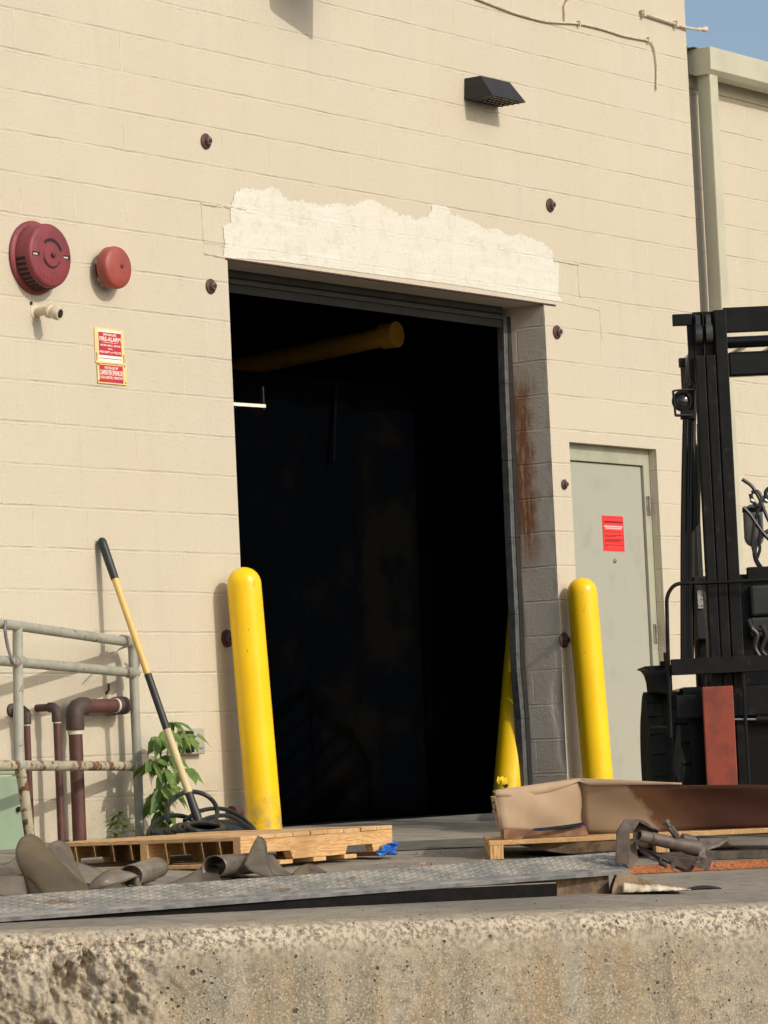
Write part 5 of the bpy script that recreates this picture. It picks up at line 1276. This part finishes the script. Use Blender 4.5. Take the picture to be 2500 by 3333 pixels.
# ------------------------------------------------------------------ forklift
def forklift():
    D0 = 17.5; KS = D0/15.2; O = at(2300, 2600, D0); O[2] = SL*O[1]
    r = thing('forklift', O, 'black forklift with raised load guard and a red fork, facing the camera at the right', 'forklift')
    g0 = SL*O[1]; z = np.array((0,0,1.))
    def P(u, v, d=0.): return pln(u, v, O+va*d, va)
    def X(p): return float(np.dot(p-O, vr))
    def L(x, y, zz): return np.array([O[0], O[1], 0]) + vr*x + va*y + z*zz
    def bx(mb, u0, v0, u1, v1, d0, d1):             # plumb box whose front face spans the two pixels
        a, b = P(u0, v0, d0), P(u1, v1, d0); x0, x1 = X(a), X(b); y0 = float(np.dot(a-O, va)); z1, z0 = a[2], b[2]
        return mb.obox(L(x0, y0, z0), vr*(x1-x0), va*(d1-d0), z*(z1-z0))
    def xz(u, v, d): p = P(u, v, d); return X(p), float(np.dot(p-O, va)), p[2]
    BS, BG = M['black_steel'], M['black_gloss']
    xa, y_, zt = xz(2256, 1012, 0); xb = xz(2381, 1004, 0)[0]
    zf = g0+.08; span = .90
    def mast(side):
        x0 = xa if side < 0 else xa+span
        rl = MB(); cols = [(0, .040*KS), (.044*KS, .040*KS), (.089*KS, .050*KS)]
        for i, (dx, w_) in enumerate(cols):
            x = x0+dx if side < 0 else x0+.139*KS-dx-w_
            zt_ = zt - (.0 if i == 2 else .0)
            sink = .22 if i < 2 else 0
            m = MB()
            m.obox(L(x, 0, zf), vr*w_, va*.10, z*(zt_-zf-sink))
            if sink: m.obox(L(x-.004*0, .045, zt_-sink), vr*w_, va*.055, z*sink); 
            m.build('mast_rail', BS, r, bevel=.004)
            if sink:
                rl.tube([L(x+w_*.15, .03, zt_-.11), L(x+w_*.85, .03, zt_-.11)], .095*.5, 24)
                rl.obox(L(x+w_*.25, .012, zt_-.15), vr*w_*.5, va*.03, z*.13)
        for dx in (.040*KS, .0855*KS): 
            x = x0+dx; m = MB(); m.obox(L(x, .02, zf), vr*.0045, va*.06, z*(zt-zf)); m.build('rail_gap', M['slot'], r)
        rl.build('roller', M['galv'] if False else simple('worn_roller_face', (.10, .10, .095), (.04, .04, .04), .4, .5, sc=10), r, smooth=True)
    mast(-1); mast(1)
    for sd in (.20, .62):
        m = MB(); zc = zf+.35
        while zc < zt-.35:
            m.obox(L(xa+.16*KS+sd-.20+.012, -.005, zc), vr*.018, va*.012, z*.016); m.obox(L(xa+.16*KS+sd-.20+.016, -.001, zc+.016), vr*.010, va*.006, z*.010); zc += .026
        if sd > .5: m.build('lift_chain', M['galv'], r)
    # top bracket and side plate
    m = MB(); bx(m, 2189, 1023, 2253, 1057, .03, .07); m.build('top_bracket', BS, r, bevel=.003)
    m = MB(); m.prism([P(2236,1056,.05), P(2256,1018,.05), P(2262,1255,.05), P(2246,1230,.05)], va*.03); m.build('side_plate', BS, r, bevel=.002)
    # crossbars
    def cross(v0, v1, d0, d1, name, mt, bev=.004, x1=None):
        m = MB(); a = P(2383, v0, d0); b = P(2383, v1, d0); x0 = X(a); m.obox(L(x0-.045, d0, b[2]), vr*(span-.08), va*(d1-d0), z*(a[2]-b[2])); m.build(name, mt, r, bevel=bev)
    cross(1000, 1081, .02, .06, 'top_crossbar', BS)
    m = MB(); a = P(2385, 1118, .5); m.tube([L(X(a)-.06, .5, a[2]+.005), L(X(a)+.85, .5, a[2]+.005)], .030, 16); m.build('guard_front_beam', BG, r, smooth=True)
    m = MB(); bx(m, 2368, 1146, 2900, 1202, .30, .36); m.build('guard_front_beam', BG, r, bevel=.012, seg=3)
    # overhead guard roof and pillars
    pz = P(2385, 1118, .5)[2]
    xl = X(P(2240, 1600, .55)); xr = xl+1.10; xl = xl+.07
    m = MB()
    for k in range(6): m.beam(L(xl+.14+k*.165, .5, pz+.02), L(xl+.1+k*.165, 1.55, pz+.05), .03, .02)
    for x in (xl+.05, xr-.03): m.beam(L(x, .5, pz), L(x, 1.6, pz+.03), .05, .05)
    m.beam(L(xl, 1.58, pz+.03), L(xr, 1.58, pz+.03), .05, .05); m.build('overhead_guard', BG, r, bevel=.006)
    def pillar(pts, w0, name='front_pillar'):
        m = MB(); q = [P(u, v, d) for u, v, d in pts]; m.tube(smoothpts(q, 5), w0, 14, sq=.9); m.build(name, BG, r, smooth=True)
    pl = [(2266,1120,.50), (2256,1190,.48), (2247,1300,.46), (2241,1500,.44), (2237,1800,.42), (2237,2150,.40)]
    pillar(pl, .035); 
    pillar([(u+12, v, d-.03) for u, v, d in pl], .012, 'pillar_trim'); pillar([(u-8, v, d-.03) for u, v, d in pl], .008, 'pillar_trim')
    sh = vr*.95
    m = MB(); m.tube(smoothpts([P(u, v, d)+sh for u, v, d in pl], 5), .028, 14); m.build('front_pillar', BG, r, smooth=True)
    for x in (xl+.04, xr-.04): m = MB(); m.beam(L(x, 1.57, g0+.9), L(x, 1.58, pz+.03), .05, .05, up=(0,1,0)); m.build('rear_pillar', BG, r, bevel=.006)
    # tilt strut beside the pillar
    m = MB(); m.prism([P(2266,1440,.35), P(2282,1480,.35), P(2280,1695,.35), P(2260,1728,.35), P(2256,1728,.35), P(2262,1500,.35)], va*.04); m.build('side_strut', BG, r, bevel=.004)
    m = MB(); m.tube([P(2272,1380,.2), P(2276,1560,.2), P(2274,1700,.2)], .007, 8); m.build('hydraulic_line', BG, r, smooth=True)
    # work light in its cage
    c = P(2222, 1304, .02)
    MB().lathe(c+va*.02, -va, [(.022,-.03),(.048,-.015),(.052,.0),(.050,.012),(.038,.014),(.036,.006),(.0,.004)], 28).build('work_light', BS, r, smooth=True)
    MB().lathe(c+va*.016, -va, [(.032,0),(.026,.006),(.0,.010)], 24).build('light_lens', simple('dark_glass_lens', (.02, .02, .02), None, .08, spec=.8), r, smooth=True)
    m = MB(); m.tube(smoothpts([P(2262,1268,.02), P(2225,1269,.0), P(2194,1272,-.02), P(2190,1277,-.02)], 4), .005, 8); m.tube([P(2191,1276,-.02), P(2199,1354,-.02)], .006, 8); m.tube([P(2199,1352,-.02), P(2262,1352,.02)], .007, 8)
    m.build('light_cage', BS, r, smooth=True)
    m = MB(); bx(m, 2216, 1336, 2264, 1362, .01, .06); bx(m, 2240, 1255, 2262, 1370, .05, .07); m.build('light_mount', BS, r, bevel=.004)
    # carriage guard
    gt = [P(2184,2400,-.06), P(2175,2145,-.06), P(2171,1990,-.06), P(2171,1950,-.06), P(2179,1925,-.06), P(2195,1906,-.06), P(2218,1899,-.06), P(2270,1898,-.06)]
    q = smoothpts(gt, 4); e = q[-1]; q.append(e+vr*.80); 
    for t in (0, 30, 60, 90): q.append(e+vr*(.80+.06*math.sin(rad(t)))+z*(-.06*(1-math.cos(rad(t)))))
    q.append(q[-1]-z*.5); MB().tube(q, .0095, 12).build('load_guard', BS, r, smooth=True)
    m = MB(); bx(m, 2184, 2146, 2800, 2170, -.08, -.04); m.build('carriage_bar', BS, r, bevel=.003)
    m = MB(); bx(m, 2200, 2264, 2800, 2312, -.03, .01); m.build('carriage_bar', BS, r, bevel=.004)
    for u in (2176, 2297, 2422):
        m = MB(); bx(m, u, 2150, u+(20 if u < 2200 else 12), 2560, -.065, -.05); m.build('guard_upright', BS, r, bevel=.003)
    m = MB(); m.prism([P(2187,2500,-.03), P(2204,2360,-.03), P(2219,2364,-.03), P(2214,2560,-.03)], va*.03); m.build('carriage_side', BS, r, bevel=.003)
    # forks
    for k, (u0, u1) in enumerate(((2285, 2392),)):
        x0, y0, z1 = xz(2286, 2236, -.12); x1 = xz(2386, 2236, -.12)[0]; w_ = x1-x0
        for dx in (0, .60):
            m = MB(); y = -.12; zz0 = g0+.075
            prof = [(y+.04, zz0), (y+.04, z1), (y, z1), (y, zz0+.02), (y-.06, zz0+.005), (y-.98, zz0-.010), (y-.98, zz0-.018), (y-.02, zz0-.03)]
            m.prism([L(x0+dx, a, b) for a, b in prof], vr*w_); m.build('fork', M['red_fork'], r, bevel=.004)
    m = MB(); m.tube([P(2384,2341,-.02), P(2465,2341,-.02)], .006, 12); m.build('tilt_rod', M['chrome'], r, smooth=True)
    m = MB(); m.tube([P(2462,2341,-.02), P(2600,2341,-.02)], .022, 16); m.build('tilt_cylinder', BS, r, smooth=True)
    # chassis, cowl, seat, dash
    bd = xz(2130, 2240, .25)[0]
    m = MB(); m.obox(L(bd+.12, .25, g0+.12), vr*.86, va*1.5, z*.62); m.build('chassis', BG, r, bevel=.02)
    m = MB(); bx(m, 2254, 1876, 2830, 2250, .45, .60); m.build('dash_cowl', BS, r, bevel=.02, seg=3)
    m = MB(); bx(m, 2440, 1905, 2800, 1990, .40, .46); m.build('cowl_panel', M['blackgrip'], r, bevel=.015)
    m = MB(); bx(m, 2440, 2010, 2800, 2060, .38, .44); m.build('cowl_panel', M['blackgrip'], r, bevel=.015)
    m = MB(); bx(m, 2258, 1878, 2320, 2080, .36, .45); m.build('side_cowl', M['blackgrip'], r, bevel=.008)
    m = MB(); bx(m, 2269, 1921, 2289, 1980, .345, .36); m.build('data_label', M['label'], r)
    m = MB(); bx(m, 2300, 1925, 2304, 2175, .20, .23); m.build('hydraulic_line', M['galv'], r)
    m = MB(); bx(m, 2418, 1640, 2490, 1778, .9, 1.0); m.build('seat_back', simple('grey_vinyl_seat', (.16, .17, .17), (.10, .11, .11), .35, sc=6), r, bevel=.05, seg=4, smooth=True)
    m = MB(); m.obox(L(X(P(2430,1800,.9)), .85, g0+.74), vr*.48, va*.48, z*.14); m.build('seat', M['blackgrip'], r, bevel=.04, seg=3)
    m = MB(); m.obox(L(bd+.36, 1.0, g0+.6), vr*.60, va*1.1, z*.45); m.build('rear_hood', BG, r, bevel=.06, seg=4)
    m = MB(); bx(m, 2430, 1846, 2800, 1872, .42, .46); m.build('dash_rail', BS, r, bevel=.006)
    m = MB(); c = P(2560, 1800, .6)
    m.tube([c+vr*.16*math.cos(t)+(va*.5+z*.85)*.16*math.sin(t) for t in np.linspace(0, 2*math.pi, 33)], .012, 8, cap=False); m.tube([c, P(2560, 1880, .5)], .02, 10); m.build('steering_wheel', M['blackgrip'], r, smooth=True)
    m = MB(); bx(m, 2470, 1832, 2476, 1846, .42, .43); m.build('lever', BS, r)
    # fender
    m = MB(); m.prism([P(2096,2169,.02), P(2170,2164,.02), P(2186,2164,.02), P(2190,2262,.02), P(2130,2252,.02), P(2126,2215,.02), P(2118,2190,.02), P(2108,2177,.02), P(2096,2173,.02)], va*.5); m.build('fender', BS, r, bevel=.003)
    m = MB(); bx(m, 2150, 2152, 2172, 2168, 0, .05); bx(m, 2162, 2124, 2170, 2160, -.02, .04); m.build('fender_bracket', BS, r, bevel=.002)
    # wheels
    x0, y0, zt_ = xz(2104, 2253, .12); R_ = (zt_-(g0))/2; 
    def wheel(x, y, rr, wd):
        c = L(x, y, g0+rr)
        m = MB(); m.lathe(c, vr, [(rr*.55,0),(rr*.80,.0),(rr*.93,.008),(rr*.985,.025),(rr,.05),(rr,wd-.05),(rr*.985,wd-.025),(rr*.93,wd-.008),(rr*.80,wd),(rr*.55,wd)], 64)
        o = m.build('wheel', M['rubber'], r, smooth=True)
        t = MB(); n = 22
        for k in range(n):
            for s_ in (0, 1):
                a = 2*math.pi*(k+.5*s_)/n; e = z*math.sin(a)+va*math.cos(a); tt = -z*math.cos(a)+va*math.sin(a)
                t.obox(c+vr*(.010 if s_ == 0 else wd*.62)+e*(rr-.018)-tt*rr*.128, vr*(wd*.38-.010), tt*rr*.256, e*.022)
        t.build('tread_block', M['rubber'], o)
        MB().lathe(c+vr*.02, vr, [(rr*.54,0),(rr*.5,.02),(rr*.2,.03),(rr*.18,.0)], 32).build('rim', BS, o, smooth=True)
    wheel(x0, .12+R_, R_, .21); wheel(x0+1.02, .12+R_, R_, .21); wheel(x0+.18, 1.75, R_*.8, .18); wheel(x0+.80, 1.75, R_*.8, .18)
    # hoses and chains to the right of the mast
    S7 = 2.765; H = lambda x, y, d=.1: P(1900+x/S7, 1600+y/S7, d)
    for pts, rr in (([(1425,-110),(1500,-60),(1540,-10),(1590,80),(1659,250),(1760,420)], .009), ([(1435,140),(1500,210),(1560,300),(1640,400),(1760,520)], .010),
                    ([(1640,20),(1600,110),(1560,200),(1530,330),(1520,480),(1540,560),(1560,600)], .008), ([(1500,20),(1520,80),(1570,130),(1600,60),(1560,0),(1510,10)], .010),
                    ([(1760,60),(1690,100),(1650,60),(1640,0),(1690,-40),(1760,-20)], .010), ([(1575,210),(1590,330),(1580,450),(1585,520),(1560,600)], .008),
                    ([(1510,1230),(1560,1290),(1540,1400),(1580,1480)], .014), ([(1600,1200),(1640,1300),(1600,1420),(1640,1480)], .014), ([(1480,1150),(1520,1230),(1620,1240)], .012)):
        MB().tube(smoothpts([H(x, y) for x, y in pts], 5), rr, 9).build('hydraulic_hose', M['hose'], r, smooth=True)
    for x, y in ((1515, 75), (1640, 75)): MB().tube([H(x-12, y), H(x+16, y+18)], .0115, 10).build('hose_fitting', M['chrome'], r, smooth=True)
    m = MB(); bx(m, 2418, 1652, 2486, 1664, .2, .25); m.build('hose_bracket', BS, r, bevel=.002)
forklift()
